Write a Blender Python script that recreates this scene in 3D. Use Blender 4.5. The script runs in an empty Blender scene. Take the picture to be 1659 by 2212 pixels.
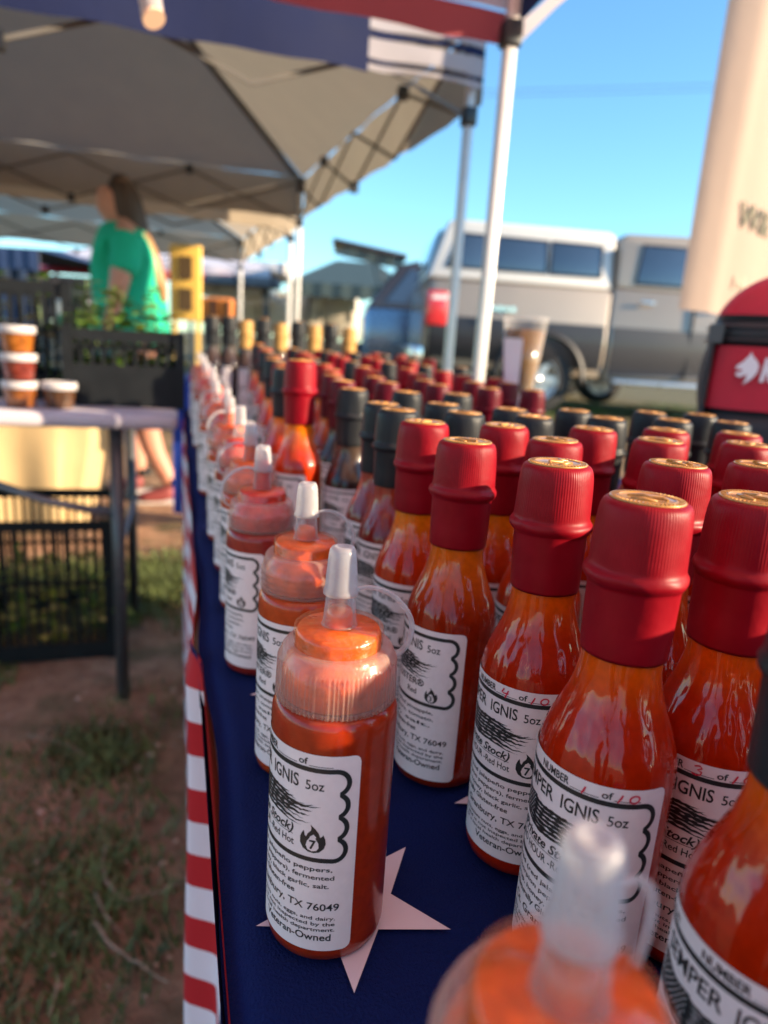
import bpy, bmesh, math, random
from mathutils import Vector, Matrix
R = math.radians
random.seed(7)
S = bpy.context.scene
C = S.collection

# ------------------------------------------------------------------ camera
T = 0.75                       # table top height
CAMZ = T + 0.220
def _basis():
    F, CX, CY = 1475.0, 829.5, 1106.0
    d = Vector((430 - CX, 7100 - CY, F)).normalized()      # world down in camera space (x right, y down, z forward)
    up = -d
    px = 380.0
    y = -(up.x * (px - CX) + up.z * F) / up.y
    Y = Vector((px - CX, y, F)).normalized()
    X = Y.cross(up)
    return X, Y, up
BX, BY, BZ = _basis()
cam_d = bpy.data.cameras.new('camera')
cam = bpy.data.objects.new('camera', cam_d); C.objects.link(cam)
rt = Vector((BX.x, BY.x, BZ.x)); dn = Vector((BX.y, BY.y, BZ.y)); fw = Vector((BX.z, BY.z, BZ.z))
M = Matrix((rt, -dn, -fw)).transposed().to_4x4()
M.translation = Vector((0, 0, CAMZ))
cam.matrix_world = M
cam_d.sensor_fit = 'VERTICAL'; cam_d.sensor_height = 36; cam_d.lens = 24
cam_d.clip_start = 0.01; cam_d.clip_end = 4000
cam_d.dof.use_dof = True; cam_d.dof.focus_distance = 0.262; cam_d.dof.aperture_fstop = 7.4
S.camera = cam
S.render.resolution_x = 768; S.render.resolution_y = 1024

# ------------------------------------------------------------------ light
SUN_AZ, SUN_EL = 120.0, 15.5     # azimuth clockwise from +Y
w = bpy.data.worlds.new('World'); S.world = w; w.use_nodes = True
nt = w.node_tree
sky = nt.nodes.new('ShaderNodeTexSky'); sky.sky_type = 'NISHITA'; sky.sun_disc = False
sky.sun_elevation = R(SUN_EL); sky.sun_rotation = R(SUN_AZ); sky.air_density = 1.0; sky.dust_density = 0.2; sky.ozone_density = 3.0
tint = nt.nodes.new('ShaderNodeMixRGB'); tint.blend_type = 'MULTIPLY'; tint.inputs[0].default_value = 1.0; tint.inputs[2].default_value = (0.72, 0.98, 1.04, 1)
nt.links.new(sky.outputs[0], tint.inputs[1]); nt.links.new(tint.outputs[0], nt.nodes['Background'].inputs[0])
nt.nodes['Background'].inputs[1].default_value = 0.135
sd = bpy.data.lights.new('sun', 'SUN'); sd.energy = 5.0; sd.angle = R(0.5); sd.color = (1.0, 0.78, 0.53)
sun = bpy.data.objects.new('sun', sd); C.objects.link(sun)
sv = Vector((math.sin(R(SUN_AZ)) * math.cos(R(SUN_EL)), math.cos(R(SUN_AZ)) * math.cos(R(SUN_EL)), math.sin(R(SUN_EL))))
sun.rotation_euler = sv.to_track_quat('Z', 'Y').to_euler()
S.view_settings.view_transform = 'Standard'; S.view_settings.look = 'None'
S.view_settings.exposure = 1.4; S.view_settings.gamma = 1.0; S.view_settings.use_curve_mapping = False
S.render.engine = 'CYCLES'
S.cycles.use_denoising = True
S.cycles.max_bounces = 10; S.cycles.transparent_max_bounces = 24; S.cycles.transmission_bounces = 8
S.cycles.caustics_reflective = False; S.cycles.caustics_refractive = False
S.cycles.sample_clamp_indirect = 6.0; S.cycles.blur_glossy = 0.5

# ------------------------------------------------------------------ where a photo pixel (1659 wide) lies at a given world y / distance
def ray(px, py):
    r = Vector((px - 829.5, py - 1106.0, 1475.0))
    return Vector((r.dot(BX), r.dot(BY), r.dot(BZ)))
def aty(px, py, y):
    r = ray(px, py); r *= y / r.y
    return Vector((r.x, r.y, r.z + CAMZ))
FH = Vector((fw.x, fw.y)).normalized()
def atd(px, py, hd):
    r = ray(px, py); r *= hd / (r.x * FH.x + r.y * FH.y)
    return Vector((r.x, r.y, r.z + CAMZ))

# ------------------------------------------------------------------ mesh helpers
class MB:
    def __init__(s): s.v = []; s.f = []; s.sm = []
    def add(s, vs, fs, smooth=False):
        n = len(s.v); s.v += [tuple(v) for v in vs]
        s.f += [tuple(i + n for i in f) for f in fs]; s.sm += [smooth] * len(fs)
        return s
    def box(s, c, d, rot=None):
        vs = [Vector((x * d[0] / 2, y * d[1] / 2, z * d[2] / 2)) for x in (-1, 1) for y in (-1, 1) for z in (-1, 1)]
        if rot: vs = [rot @ v for v in vs]
        c = Vector(c)
        return s.add([v + c for v in vs], [(0, 1, 3, 2), (4, 6, 7, 5), (0, 4, 5, 1), (2, 3, 7, 6), (0, 2, 6, 4), (1, 5, 7, 3)])
    def bar(s, a, b, wd, ht=None):
        a = Vector(a); b = Vector(b); q = (b - a).to_track_quat('Z', 'Y').to_matrix()
        return s.box((a + b) / 2, (wd, ht or wd, (b - a).length), q)
    def lathe(s, prof, seg=32, o=(0, 0, 0), smooth=True, cap=True, mod=None):
        vs = []; fs = []; n = len(prof)
        for i in range(seg):
            a = 2 * math.pi * i / seg
            for j, (r, z) in enumerate(prof):
                rr = r * (mod(a, j) if mod else 1)
                vs.append((o[0] + rr * math.cos(a), o[1] + rr * math.sin(a), o[2] + z))
        for i in range(seg):
            k = (i + 1) % seg
            for j in range(n - 1): fs.append((i * n + j, k * n + j, k * n + j + 1, i * n + j + 1))
        s.add(vs, fs, smooth)
        if cap:
            m = len(s.v) - seg * n
            for j, fl in ((0, True), (n - 1, False)):
                if prof[j][0] > 1e-6:
                    ring = [m + i * n + j for i in range(seg)]
                    s.f.append(tuple(reversed(ring)) if fl else tuple(ring)); s.sm.append(False)
        return s
    def tube(s, pts, rad, seg=8, smooth=True, flat=1.0, cap=True):
        pts = [Vector(p) for p in pts]; n = len(pts)
        rad = rad if isinstance(rad, (list, tuple)) else [rad] * n
        vs = []; fs = []
        t0 = (pts[1] - pts[0]).normalized()
        u = t0.orthogonal().normalized()
        for i in range(n):
            t = (pts[min(i + 1, n - 1)] - pts[max(i - 1, 0)]).normalized()
            u = (u - t * u.dot(t)).normalized(); v = t.cross(u)
            for k in range(seg):
                a = 2 * math.pi * k / seg
                vs.append(pts[i] + (u * math.cos(a) + v * math.sin(a) * flat) * rad[i])
        for i in range(n - 1):
            for k in range(seg):
                l = (k + 1) % seg
                fs.append((i * seg + k, i * seg + l, (i + 1) * seg + l, (i + 1) * seg + k))
        s.add(vs, fs, smooth)
        if cap:
            m = len(s.v) - n * seg
            s.f.append(tuple(m + k for k in reversed(range(seg)))); s.sm.append(False)
            s.f.append(tuple(m + (n - 1) * seg + k for k in range(seg))); s.sm.append(False)
        return s
    def prism(s, poly, y0, y1, smooth=False):        # polygon in x,z extruded along y
        n = len(poly)
        vs = [(x, y0, z) for x, z in poly] + [(x, y1, z) for x, z in poly]
        fs = [tuple(range(n)), tuple(reversed(range(n, 2 * n)))] + [(i, i + n, (i + 1) % n + n, (i + 1) % n) for i in range(n)]
        return s.add(vs, fs, smooth)
    def grid(s, fn, nu, nv, smooth=True):
        vs = [fn(i / nu, j / nv) for i in range(nu + 1) for j in range(nv + 1)]
        fs = [(i * (nv + 1) + j, (i + 1) * (nv + 1) + j, (i + 1) * (nv + 1) + j + 1, i * (nv + 1) + j + 1) for i in range(nu) for j in range(nv)]
        return s.add(vs, fs, smooth)
    def mesh(s, name, mat=None):
        me = bpy.data.meshes.new(name); me.from_pydata(s.v, [], s.f)
        me.polygons.foreach_set('use_smooth', s.sm); me.update()
        if mat: me.materials.append(mat)
        return me
    def build(s, name, mat=None, parent=None): return link(name, s.mesh(name, mat), parent)

def link(name, data, parent=None):
    o = bpy.data.objects.new(name, data); C.objects.link(o)
    if parent: o.parent = parent
    return o
def empty(name, loc=(0, 0, 0), rz=0.0):
    o = bpy.data.objects.new(name, None); C.objects.link(o)
    o.empty_display_size = 0.05; o.location = loc; o.rotation_euler = (0, 0, rz); return o
def tag(o, label=None, cat=None, group=None, kind=None):
    if label: o['label'] = label
    if cat: o['category'] = cat
    if group: o['group'] = group
    if kind: o['kind'] = kind
    return o
def bevel(me, wd, seg=2, ang=30):
    bm = bmesh.new(); bm.from_mesh(me)
    es = [e for e in bm.edges if len(e.link_faces) == 2 and e.calc_face_angle(0) > R(ang)]
    bmesh.ops.bevel(bm, geom=es, offset=wd, segments=seg, affect='EDGES', profile=0.5, clamp_overlap=True)
    for f in bm.faces: f.smooth = True
    bm.to_mesh(me); bm.free()
    me.set_sharp_from_angle(angle=R(50)); return me
def recalc(me):
    bm = bmesh.new(); bm.from_mesh(me); bmesh.ops.recalc_face_normals(bm, faces=bm.faces[:]); bm.to_mesh(me); bm.free(); return me

# ------------------------------------------------------------------ materials
def newmat(name):
    m = bpy.data.materials.new(name); m.use_nodes = True
    return m, m.node_tree, m.node_tree.nodes['Principled BSDF']
def N(t, k, **kw):
    n = t.nodes.new('ShaderNode' + k)
    for a, b in kw.items(): setattr(n, a, b)
    return n
def mat(name, col, rough=0.5, metal=0.0, vary=0.08, scale=12.0, bump=0.0, bscale=60.0, coat=0.0, sss=0.0, sssr=0.01, spec=0.5, trans=0.0, coord='Object', stretch=(1, 1, 1)):
    m, t, p = newmat(name)
    tc = N(t, 'TexCoord'); mp = N(t, 'Mapping'); mp.inputs['Scale'].default_value = stretch
    t.links.new(tc.outputs[coord], mp.inputs[0])
    nz = N(t, 'TexNoise'); nz.inputs['Scale'].default_value = scale; nz.inputs['Detail'].default_value = 5
    t.links.new(mp.outputs[0], nz.inputs['Vector'])
    mx = N(t, 'MixRGB', blend_type='MULTIPLY'); mx.inputs[0].default_value = 1.0
    mx.inputs[1].default_value = (*col, 1)
    mr = N(t, 'MapRange'); mr.inputs['From Min'].default_value = 0.3; mr.inputs['From Max'].default_value = 0.7
    mr.inputs['To Min'].default_value = 1 - vary; mr.inputs['To Max'].default_value = 1 + vary
    t.links.new(nz.outputs[0], mr.inputs[0]); t.links.new(mr.outputs[0], mx.inputs[2])
    t.links.new(mx.outputs[0], p.inputs['Base Color'])
    r2 = N(t, 'MapRange'); r2.inputs['To Min'].default_value = max(0.02, rough - 0.08); r2.inputs['To Max'].default_value = min(1, rough + 0.08)
    t.links.new(nz.outputs[0], r2.inputs[0]); t.links.new(r2.outputs[0], p.inputs['Roughness'])
    p.inputs['Metallic'].default_value = metal; p.inputs['Coat Weight'].default_value = coat; p.inputs['Coat Roughness'].default_value = 0.05
    p.inputs['Specular IOR Level'].default_value = spec; p.inputs['Transmission Weight'].default_value = trans
    if sss:
        p.inputs['Subsurface Weight'].default_value = sss; p.inputs['Subsurface Radius'].default_value = (1, 0.35, 0.15); p.inputs['Subsurface Scale'].default_value = sssr
    if bump:
        b = N(t, 'TexNoise'); b.inputs['Scale'].default_value = bscale; b.inputs['Detail'].default_value = 4
        t.links.new(mp.outputs[0], b.inputs['Vector'])
        bp = N(t, 'Bump'); bp.inputs['Strength'].default_value = 1.0; bp.inputs['Distance'].default_value = bump
        t.links.new(b.outputs[0], bp.inputs['Height']); t.links.new(bp.outputs[0], p.inputs['Normal'])
    return m
def fabric(name, col, trans=0.3, rough=0.85, vary=0.06, scale=6.0, bump=0.002, bscale=14.0):
    m = mat(name, col, rough, vary=vary, scale=scale, bump=bump, bscale=bscale)
    t = m.node_tree; p = t.nodes['Principled BSDF']; out = t.nodes['Material Output']
    tr = N(t, 'BsdfTranslucent'); tr.inputs[0].default_value = (*col, 1)
    mx = N(t, 'MixShader'); mx.inputs[0].default_value = trans
    t.links.new(p.outputs[0], mx.inputs[1]); t.links.new(tr.outputs[0], mx.inputs[2]); t.links.new(mx.outputs[0], out.inputs[0])
    return m
def frosted(name, col, see=0.4, rough=0.25, trans=0.3, rim=0.25):
    m = mat(name, col, rough, vary=0.05, scale=200, spec=0.6)
    t = m.node_tree; p = t.nodes['Principled BSDF']; out = t.nodes['Material Output']
    tr = N(t, 'BsdfTranslucent'); tr.inputs[0].default_value = (*col, 1)
    m1 = N(t, 'MixShader'); m1.inputs[0].default_value = trans
    t.links.new(p.outputs[0], m1.inputs[1]); t.links.new(tr.outputs[0], m1.inputs[2])
    tp = N(t, 'BsdfTransparent')
    lw = N(t, 'LayerWeight'); lw.inputs[0].default_value = 0.35
    mr = N(t, 'MapRange'); mr.inputs['To Min'].default_value = see; mr.inputs['To Max'].default_value = see * rim
    t.links.new(lw.outputs['Facing'], mr.inputs[0])
    m2 = N(t, 'MixShader'); t.links.new(mr.outputs[0], m2.inputs[0])
    t.links.new(m1.outputs[0], m2.inputs[1]); t.links.new(tp.outputs[0], m2.inputs[2]); t.links.new(m2.outputs[0], out.inputs[0])
    return m
def sauce(name, deep, neck, z0=0.088, z1=0.115, sss=0.55, wave=0.0017, rough=0.10):
    # bottle glass filled with sauce: deep colour in the body, thin amber film in the neck, wavy pressed glass on top
    m, t, p = newmat(name)
    tc = N(t, 'TexCoord'); sp = N(t, 'SeparateXYZ'); t.links.new(tc.outputs['Object'], sp.inputs[0])
    nz = N(t, 'TexNoise'); nz.inputs['Scale'].default_value = 55; nz.inputs['Detail'].default_value = 6
    t.links.new(tc.outputs['Object'], nz.inputs['Vector'])
    ad = N(t, 'Math', operation='MULTIPLY_ADD'); ad.inputs[1].default_value = 0.014; t.links.new(nz.outputs[0], ad.inputs[0]); t.links.new(sp.outputs[2], ad.inputs[2])
    mr = N(t, 'MapRange'); mr.interpolation_type = 'SMOOTHSTEP'; mr.inputs['From Min'].default_value = z0 + 0.007; mr.inputs['From Max'].default_value = z1 + 0.007
    t.links.new(ad.outputs[0], mr.inputs[0])
    mx = N(t, 'MixRGB'); mx.inputs[1].default_value = (*deep, 1); mx.inputs[2].default_value = (*neck, 1); t.links.new(mr.outputs[0], mx.inputs[0])
    n2 = N(t, 'TexNoise'); n2.inputs['Scale'].default_value = 320; n2.inputs['Detail'].default_value = 4; t.links.new(tc.outputs['Object'], n2.inputs['Vector'])
    m2 = N(t, 'MapRange'); m2.inputs['From Min'].default_value = 0.3; m2.inputs['From Max'].default_value = 0.7; m2.inputs['To Min'].default_value = 0.86; m2.inputs['To Max'].default_value = 1.14; t.links.new(n2.outputs[0], m2.inputs[0])
    mm = N(t, 'MixRGB', blend_type='MULTIPLY'); mm.inputs[0].default_value = 1; t.links.new(mx.outputs[0], mm.inputs[1]); t.links.new(m2.outputs[0], mm.inputs[2])
    t.links.new(mm.outputs[0], p.inputs['Base Color'])
    p.inputs['Specular IOR Level'].default_value = 0.05; p.inputs['Roughness'].default_value = 0.35; p.inputs['Coat Weight'].default_value = 0.85; p.inputs['Coat Roughness'].default_value = rough * 0.3
    p.inputs['Subsurface Weight'].default_value = sss; p.inputs['Subsurface Radius'].default_value = (1.0, 0.28, 0.06); p.inputs['Subsurface Scale'].default_value = 0.008
    if wave:
        mp = N(t, 'Mapping'); mp.inputs['Scale'].default_value = (1, 1, 0.22); t.links.new(tc.outputs['Object'], mp.inputs[0])
        wv = N(t, 'TexNoise'); wv.inputs['Scale'].default_value = 150; wv.inputs['Detail'].default_value = 1.5; t.links.new(mp.outputs[0], wv.inputs['Vector'])
        bp = N(t, 'Bump'); bp.inputs['Distance'].default_value = wave; bp.inputs['Strength'].default_value = 1; t.links.new(wv.outputs[0], bp.inputs['Height'])
        t.links.new(bp.outputs[0], p.inputs['Coat Normal']); 
    return m
def capsule_mat(name, col, rough=0.36):
    m = mat(name, col, rough, vary=0.10, scale=90, spec=0.16)
    t = m.node_tree; p = t.nodes['Principled BSDF']
    tc = N(t, 'TexCoord'); sp = N(t, 'SeparateXYZ'); t.links.new(tc.outputs['Object'], sp.inputs[0])
    at2 = N(t, 'Math', operation='ARCTAN2'); t.links.new(sp.outputs[0], at2.inputs[0]); t.links.new(sp.outputs[1], at2.inputs[1])
    ml = N(t, 'Math', operation='MULTIPLY'); ml.inputs[1].default_value = 90; t.links.new(at2.outputs[0], ml.inputs[0])
    sn = N(t, 'Math', operation='SINE'); t.links.new(ml.outputs[0], sn.inputs[0])
    gt = N(t, 'MapRange'); gt.inputs['From Min'].default_value = 0.149; gt.inputs['From Max'].default_value = 0.153; t.links.new(sp.outputs[2], gt.inputs[0])
    mu = N(t, 'Math', operation='MULTIPLY'); t.links.new(sn.outputs[0], mu.inputs[0]); t.links.new(gt.outputs[0], mu.inputs[1])
    nz = N(t, 'TexNoise'); nz.inputs['Scale'].default_value = 140; nz.inputs['Detail'].default_value = 2; t.links.new(tc.outputs['Object'], nz.inputs['Vector'])
    ma = N(t, 'Math', operation='MULTIPLY_ADD'); ma.inputs[1].default_value = 9.0; t.links.new(nz.outputs[0], ma.inputs[0]); t.links.new(mu.outputs[0], ma.inputs[2])
    bp = N(t, 'Bump'); bp.inputs['Distance'].default_value = 0.000028; bp.inputs['Strength'].default_value = 1.0; t.links.new(ma.outputs[0], bp.inputs['Height']); t.links.new(bp.outputs[0], p.inputs['Normal'])
    return m

MAT = {}
MAT['cap_red'] = capsule_mat('red shrink capsule', (0.22, 0.0015, 0.008), .44)
MAT['cap_red_shaded'] = capsule_mat('shaded red shrink capsule', (0.095, 0.003, 0.010))  # darker copy of the red capsule, with the backpack's shadow in its colour
MAT['cap_black'] = capsule_mat('charcoal shrink capsule', (0.020, 0.022, 0.025), 0.38)
MAT['cap_gold'] = capsule_mat('gold shrink capsule', (0.48, 0.28, 0.09), 0.38)
MAT['gold'] = mat('gold medallion', (0.46, 0.215, 0.035), 0.42, metal=0.2, vary=0.2, scale=600, coat=0.7)
MAT['label'] = mat('label paper', (0.80, 0.73, 0.73), 0.42, vary=0.03, scale=300)
MAT['ink'] = mat('black ink', (0.018, 0.022, 0.022), 0.42, vary=0.2, scale=400)
MAT['redink'] = mat('red pen ink', (0.62, 0.02, 0.06), 0.5, vary=0.25, scale=500)
MAT['s_red'] = sauce('red orange sauce in glass', (0.34, 0.014, 0.0006), (0.64, 0.078, 0.001), z0=.100, z1=.124, sss=.25)
MAT['s_orange'] = sauce('orange sauce in glass', (0.42, 0.026, 0.0012), (0.66, 0.15, 0.003), z0=.096, z1=.120, sss=.6)
MAT['s_brick'] = sauce('brick sauce in glass', (0.24, 0.014, 0.001), (0.56, 0.10, 0.002), z0=.085, z1=.120, sss=.25)
MAT['s_dark'] = sauce('dark sauce in glass', (0.022, 0.012, 0.010), (0.06, 0.04, 0.03), sss=0.0)
MAT['s_wine'] = sauce('dark red sauce in glass', (0.17, 0.014, 0.010), (0.30, 0.04, 0.02))
MAT['q_brick'] = sauce('brick sauce in plastic', (0.31, 0.024, 0.003), (0.44, 0.045, 0.005), wave=0.0, rough=0.5)
MAT['q_orange'] = sauce('orange sauce in plastic', (0.42, 0.050, 0.004), (0.52, 0.08, 0.008), wave=0.0, rough=0.5)
MAT['q_wine'] = sauce('dark red sauce in plastic', (0.26, 0.020, 0.014), (0.40, 0.03, 0.015), wave=0.0, rough=0.5)
MAT['fill_orange'] = mat('orange sauce', (0.72, 0.10, 0.002), 0.3, vary=0.35, scale=160, bump=0.0006, bscale=260, sss=0.4, sssr=0.004, coat=0.6)
MAT['fill_red'] = mat('red sauce', (0.60, 0.018, 0.003), 0.3, vary=0.3, scale=160, bump=0.0006, bscale=260, sss=0.4, sssr=0.004, coat=0.6)
MAT['plastic'] = frosted('clear collar plastic', (0.64, 0.46, 0.41), 0.70, 0.22, 0.3, .5)
MAT['plug'] = frosted('clear plug plastic', (0.60, 0.24, 0.10), 0.95, 0.15, 0.3, .6)
MAT['nozzle'] = frosted('clear nozzle plastic', (0.64, 0.62, 0.62), 0.80, 0.25, 0.45, .4)
MAT['tip'] = frosted('frosted tip plastic', (0.66, 0.66, 0.68), 0.48, 0.28, 0.45, .35)

# ------------------------------------------------------------------ ground
def sstep(a, b, x):
    t = max(0.0, min(1.0, (x - a) / (b - a))); return t * t * (3 - 2 * t)
def gz(x, y):
    return 0.28 * sstep(2.6, 7.4, y)
def axis():
    a = [-900, -300, -120, -60, -30, -18, -12] + [-9 + i * 0.5 for i in range(17)]
    a += [-0.9 + 0.1 * i for i in range(0, 20)] + [1.2 + 0.5 * i for i in range(18)] + [12, 18, 30, 60, 120, 300, 900]
    return sorted(set(round(v, 3) for v in a))
xs = axis(); ys = [-900, -200, -60, -20, -8, -4, -2, -1] + [-0.5 + 0.1 * i for i in range(40)] + [4 + 0.4 * i for i in range(20)] + [14, 18, 25, 40, 80, 200, 500, 1500]
g = MB()
for x in xs:
    for y in ys:
        g.v.append((x, y, gz(x, y) + (0.012 * math.sin(x * 7.1 + y * 3) * math.sin(y * 5.3 - x * 2) if -2 < x < 2 and 0 < y < 4 else 0)))
ny = len(ys)
for i in range(len(xs) - 1):
    for j in range(ny - 1):
        g.f.append((i * ny + j, (i + 1) * ny + j, (i + 1) * ny + j + 1, i * ny + j + 1)); g.sm.append(True)
def ground_mat():
    m, t, p = newmat('red dirt with grass')
    tc = N(t, 'TexCoord')
    def noise(s, d=6, r=0.6):
        n = N(t, 'TexNoise'); n.inputs['Scale'].default_value = s; n.inputs['Detail'].default_value = d; n.inputs['Roughness'].default_value = r
        t.links.new(tc.outputs['Object'], n.inputs['Vector']); return n
    a = noise(14, 8, 0.7); ra = N(t, 'ValToRGB'); e = ra.color_ramp.elements
    e[0].position = 0.32; e[0].color = (0.32, 0.155, 0.088, 1); e[1].position = 0.68; e[1].color = (0.62, 0.36, 0.215, 1)
    t.links.new(a.outputs[0], ra.inputs[0])
    st = noise(60, 4, 0.8); rs = N(t, 'ValToRGB'); e = rs.color_ramp.elements
    e[0].position = 0.56; e[0].color = (0, 0, 0, 1); e[1].position = 0.72; e[1].color = (1, 1, 1, 1); t.links.new(st.outputs[0], rs.inputs[0])
    m0 = N(t, 'MixRGB'); m0.inputs[2].default_value = (0.42, 0.27, 0.16, 1); t.links.new(rs.outputs[0], m0.inputs[0]); t.links.new(ra.outputs[0], m0.inputs[1])
    b = noise(2.3, 5, 0.65); rb = N(t, 'ValToRGB'); e = rb.color_ramp.elements
    e[0].position = 0.49; e[0].color = (0, 0, 0, 1); e[1].position = 0.68; e[1].color = (1, 1, 1, 1); t.links.new(b.outputs[0], rb.inputs[0])
    gcol = N(t, 'ValToRGB'); e = gcol.color_ramp.elements
    e[0].color = (0.022, 0.034, 0.010, 1); e[1].color = (0.11, 0.13, 0.035, 1); gn = noise(38, 4, 0.7); t.links.new(gn.outputs[0], gcol.inputs[0])
    # far field is greener
    sp = N(t, 'SeparateXYZ'); t.links.new(tc.outputs['Object'], sp.inputs[0])
    fr = N(t, 'MapRange'); fr.inputs['From Min'].default_value = 3.5; fr.inputs['From Max'].default_value = 6.5; fr.inputs['To Max'].default_value = 0.8; t.links.new(sp.outputs[1], fr.inputs[0])
    mxm = N(t, 'Math', operation='MAXIMUM'); t.links.new(rb.outputs[0], mxm.inputs[0]); t.links.new(fr.outputs[0], mxm.inputs[1])
    mm = N(t, 'MixRGB'); t.links.new(mxm.outputs[0], mm.inputs[0]); t.links.new(m0.outputs[0], mm.inputs[1]); t.links.new(gcol.outputs[0], mm.inputs[2])
    t.links.new(mm.outputs[0], p.inputs['Base Color']); p.inputs['Roughness'].default_value = 0.95
    bp = N(t, 'Bump'); bp.inputs['Distance'].default_value = 0.02; t.links.new(st.outputs[0], bp.inputs['Height']); t.links.new(bp.outputs[0], p.inputs['Normal'])
    return m
tag(g.build('ground', ground_mat()), kind='structure')

# grass tufts near the left aisle and the strip beyond
def grass(name, spots, label, col):
    b = MB(); rnd = random.Random(3)
    for (cx, cy, rad, n, h) in spots:
        for _ in range(n):
            a = rnd.random() * 6.283; r = rad * math.sqrt(rnd.random()); x = cx + r * math.cos(a); y = cy + r * math.sin(a) * 1.4
            z = gz(x, y) - 0.004; hh = h * (0.4 + rnd.random() * 0.8); d = rnd.random() * 6.283; wd = 0.0016 + rnd.random() * 0.0022; ln = hh * (0.3 + rnd.random() * 0.9)
            px, py = -math.sin(d) * wd, math.cos(d) * wd; lx, ly = math.cos(d) * ln, math.sin(d) * ln
            b.add([(x - px, y - py, z), (x + px, y + py, z), (x + lx * .4 + px * .7, y + ly * .4 + py * .7, z + hh * .65), (x + lx * .4 - px * .7, y + ly * .4 - py * .7, z + hh * .65), (x + lx, y + ly, z + hh)], [(0, 1, 2, 3), (3, 2, 4)])
    o = b.build(name, col); tag(o, label, 'grass', kind='stuff'); return o
rg = random.Random(11)
spots = []
for _ in range(26):
    x = rg.uniform(-1.0, 0.0); y = rg.uniform(0.5, 3.0)
    spots.append((x, y, rg.uniform(.04, .13), 110, rg.uniform(.02, .05)))
for _ in range(46): spots.append((rg.uniform(-.7, .1), rg.uniform(2.2, 2.8), .12, 170, .06))
for _ in range(26): spots.append((rg.uniform(-.55, -.05), rg.uniform(.55, 1.6), .10, 150, .035))
for cx, cy in ((-.34, .86), (-.42, 1.05), (-.30, 1.28), (-.45, .72), (-.2, 1.5), (-.16, 1.15), (-.33, .62)): spots.append((cx, cy, .09, 260, .032))
grass('grass', spots, 'sparse green grass tufts growing from the red dirt', mat('grass blades', (0.11, 0.14, 0.04), 0.7, vary=0.5, scale=9))
fs = []
for _ in range(120): fs.append((rg.uniform(1.0, 9.0), rg.uniform(3.5, 9.5), .35, 120, .07))
grass('grass', fs, 'green lawn grass around the parked truck', mat('lawn blades', (0.085, 0.16, 0.03), 0.7, vary=0.4, scale=5))
pb = MB(); rp = random.Random(9)
for _ in range(900):
    x = rp.uniform(-1.2, .02); y = rp.uniform(.4, 3.2); r = rp.uniform(.002, .008) * (1.6 if rp.random() < .1 else 1); z = gz(x, y) + r * .3
    q = [Vector((rp.uniform(.7, 1.2) * dx, rp.uniform(.7, 1.2) * dy, rp.uniform(.5, .8) * dz)) * r for dx, dy, dz in ((1, 0, 0), (-1, 0, 0), (0, 1, 0), (0, -1, 0), (0, 0, 1), (0, 0, -1))]
    pb.add([v + Vector((x, y, z + .008)) for v in q], [(0, 2, 4), (2, 1, 4), (1, 3, 4), (3, 0, 4), (2, 0, 5), (1, 2, 5), (3, 1, 5), (0, 3, 5)])
tag(pb.build('pebbles', mat('clod and pebble', (.46, .27, .19), .9, vary=.45, scale=25)), 'small clods and pebbles scattered over the red dirt', 'pebbles', kind='stuff')
# dry stems lying on the dirt
tw = mat('dry stem', (0.34, 0.22, 0.14), 0.8, vary=0.3, scale=40)
def gpt(px, py):
    r = ray(px, py); r *= -CAMZ / r.z
    return Vector((r.x, r.y, 0.016))
STEMS = [([(205, 2010), (240, 2062), (300, 2100), (365, 2140)], .004, 'thick pale dry stem lying on dirt near the bottom left'),
         ([(235, 1830), (222, 1880), (232, 1925), (270, 1960), (330, 1945), (400, 1920)], .003, 'thin curved dry stem looping over the dirt beside striped cloth'),
         ([(205, 1945), (230, 2000), (262, 2030)], .0025, 'short dry twig on dirt left of the curved stem'),
         ([(130, 2130), (120, 2175), (108, 2212)], .003, 'dry straw at the bottom edge of the dirt'),
         ([(60, 1600), (150, 1625), (210, 1660)], .002, 'thin straw lying across the middle of the dirt')]
for pts, r, lb in STEMS:
    P = [gpt(*p) for p in pts]; Q = []
    for i in range(len(P) - 1):
        for k in range(4): Q.append(P[i].lerp(P[i + 1], k / 4) + Vector((0, 0, .003 * math.sin(i + k))))
    Q.append(P[-1])
    tag(MB().tube(Q, [r * (1 - .5 * i / len(Q)) for i in range(len(Q))], 6).build('dry_stem', tw), lb, 'twig', 'dry stems on the dirt')

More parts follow.
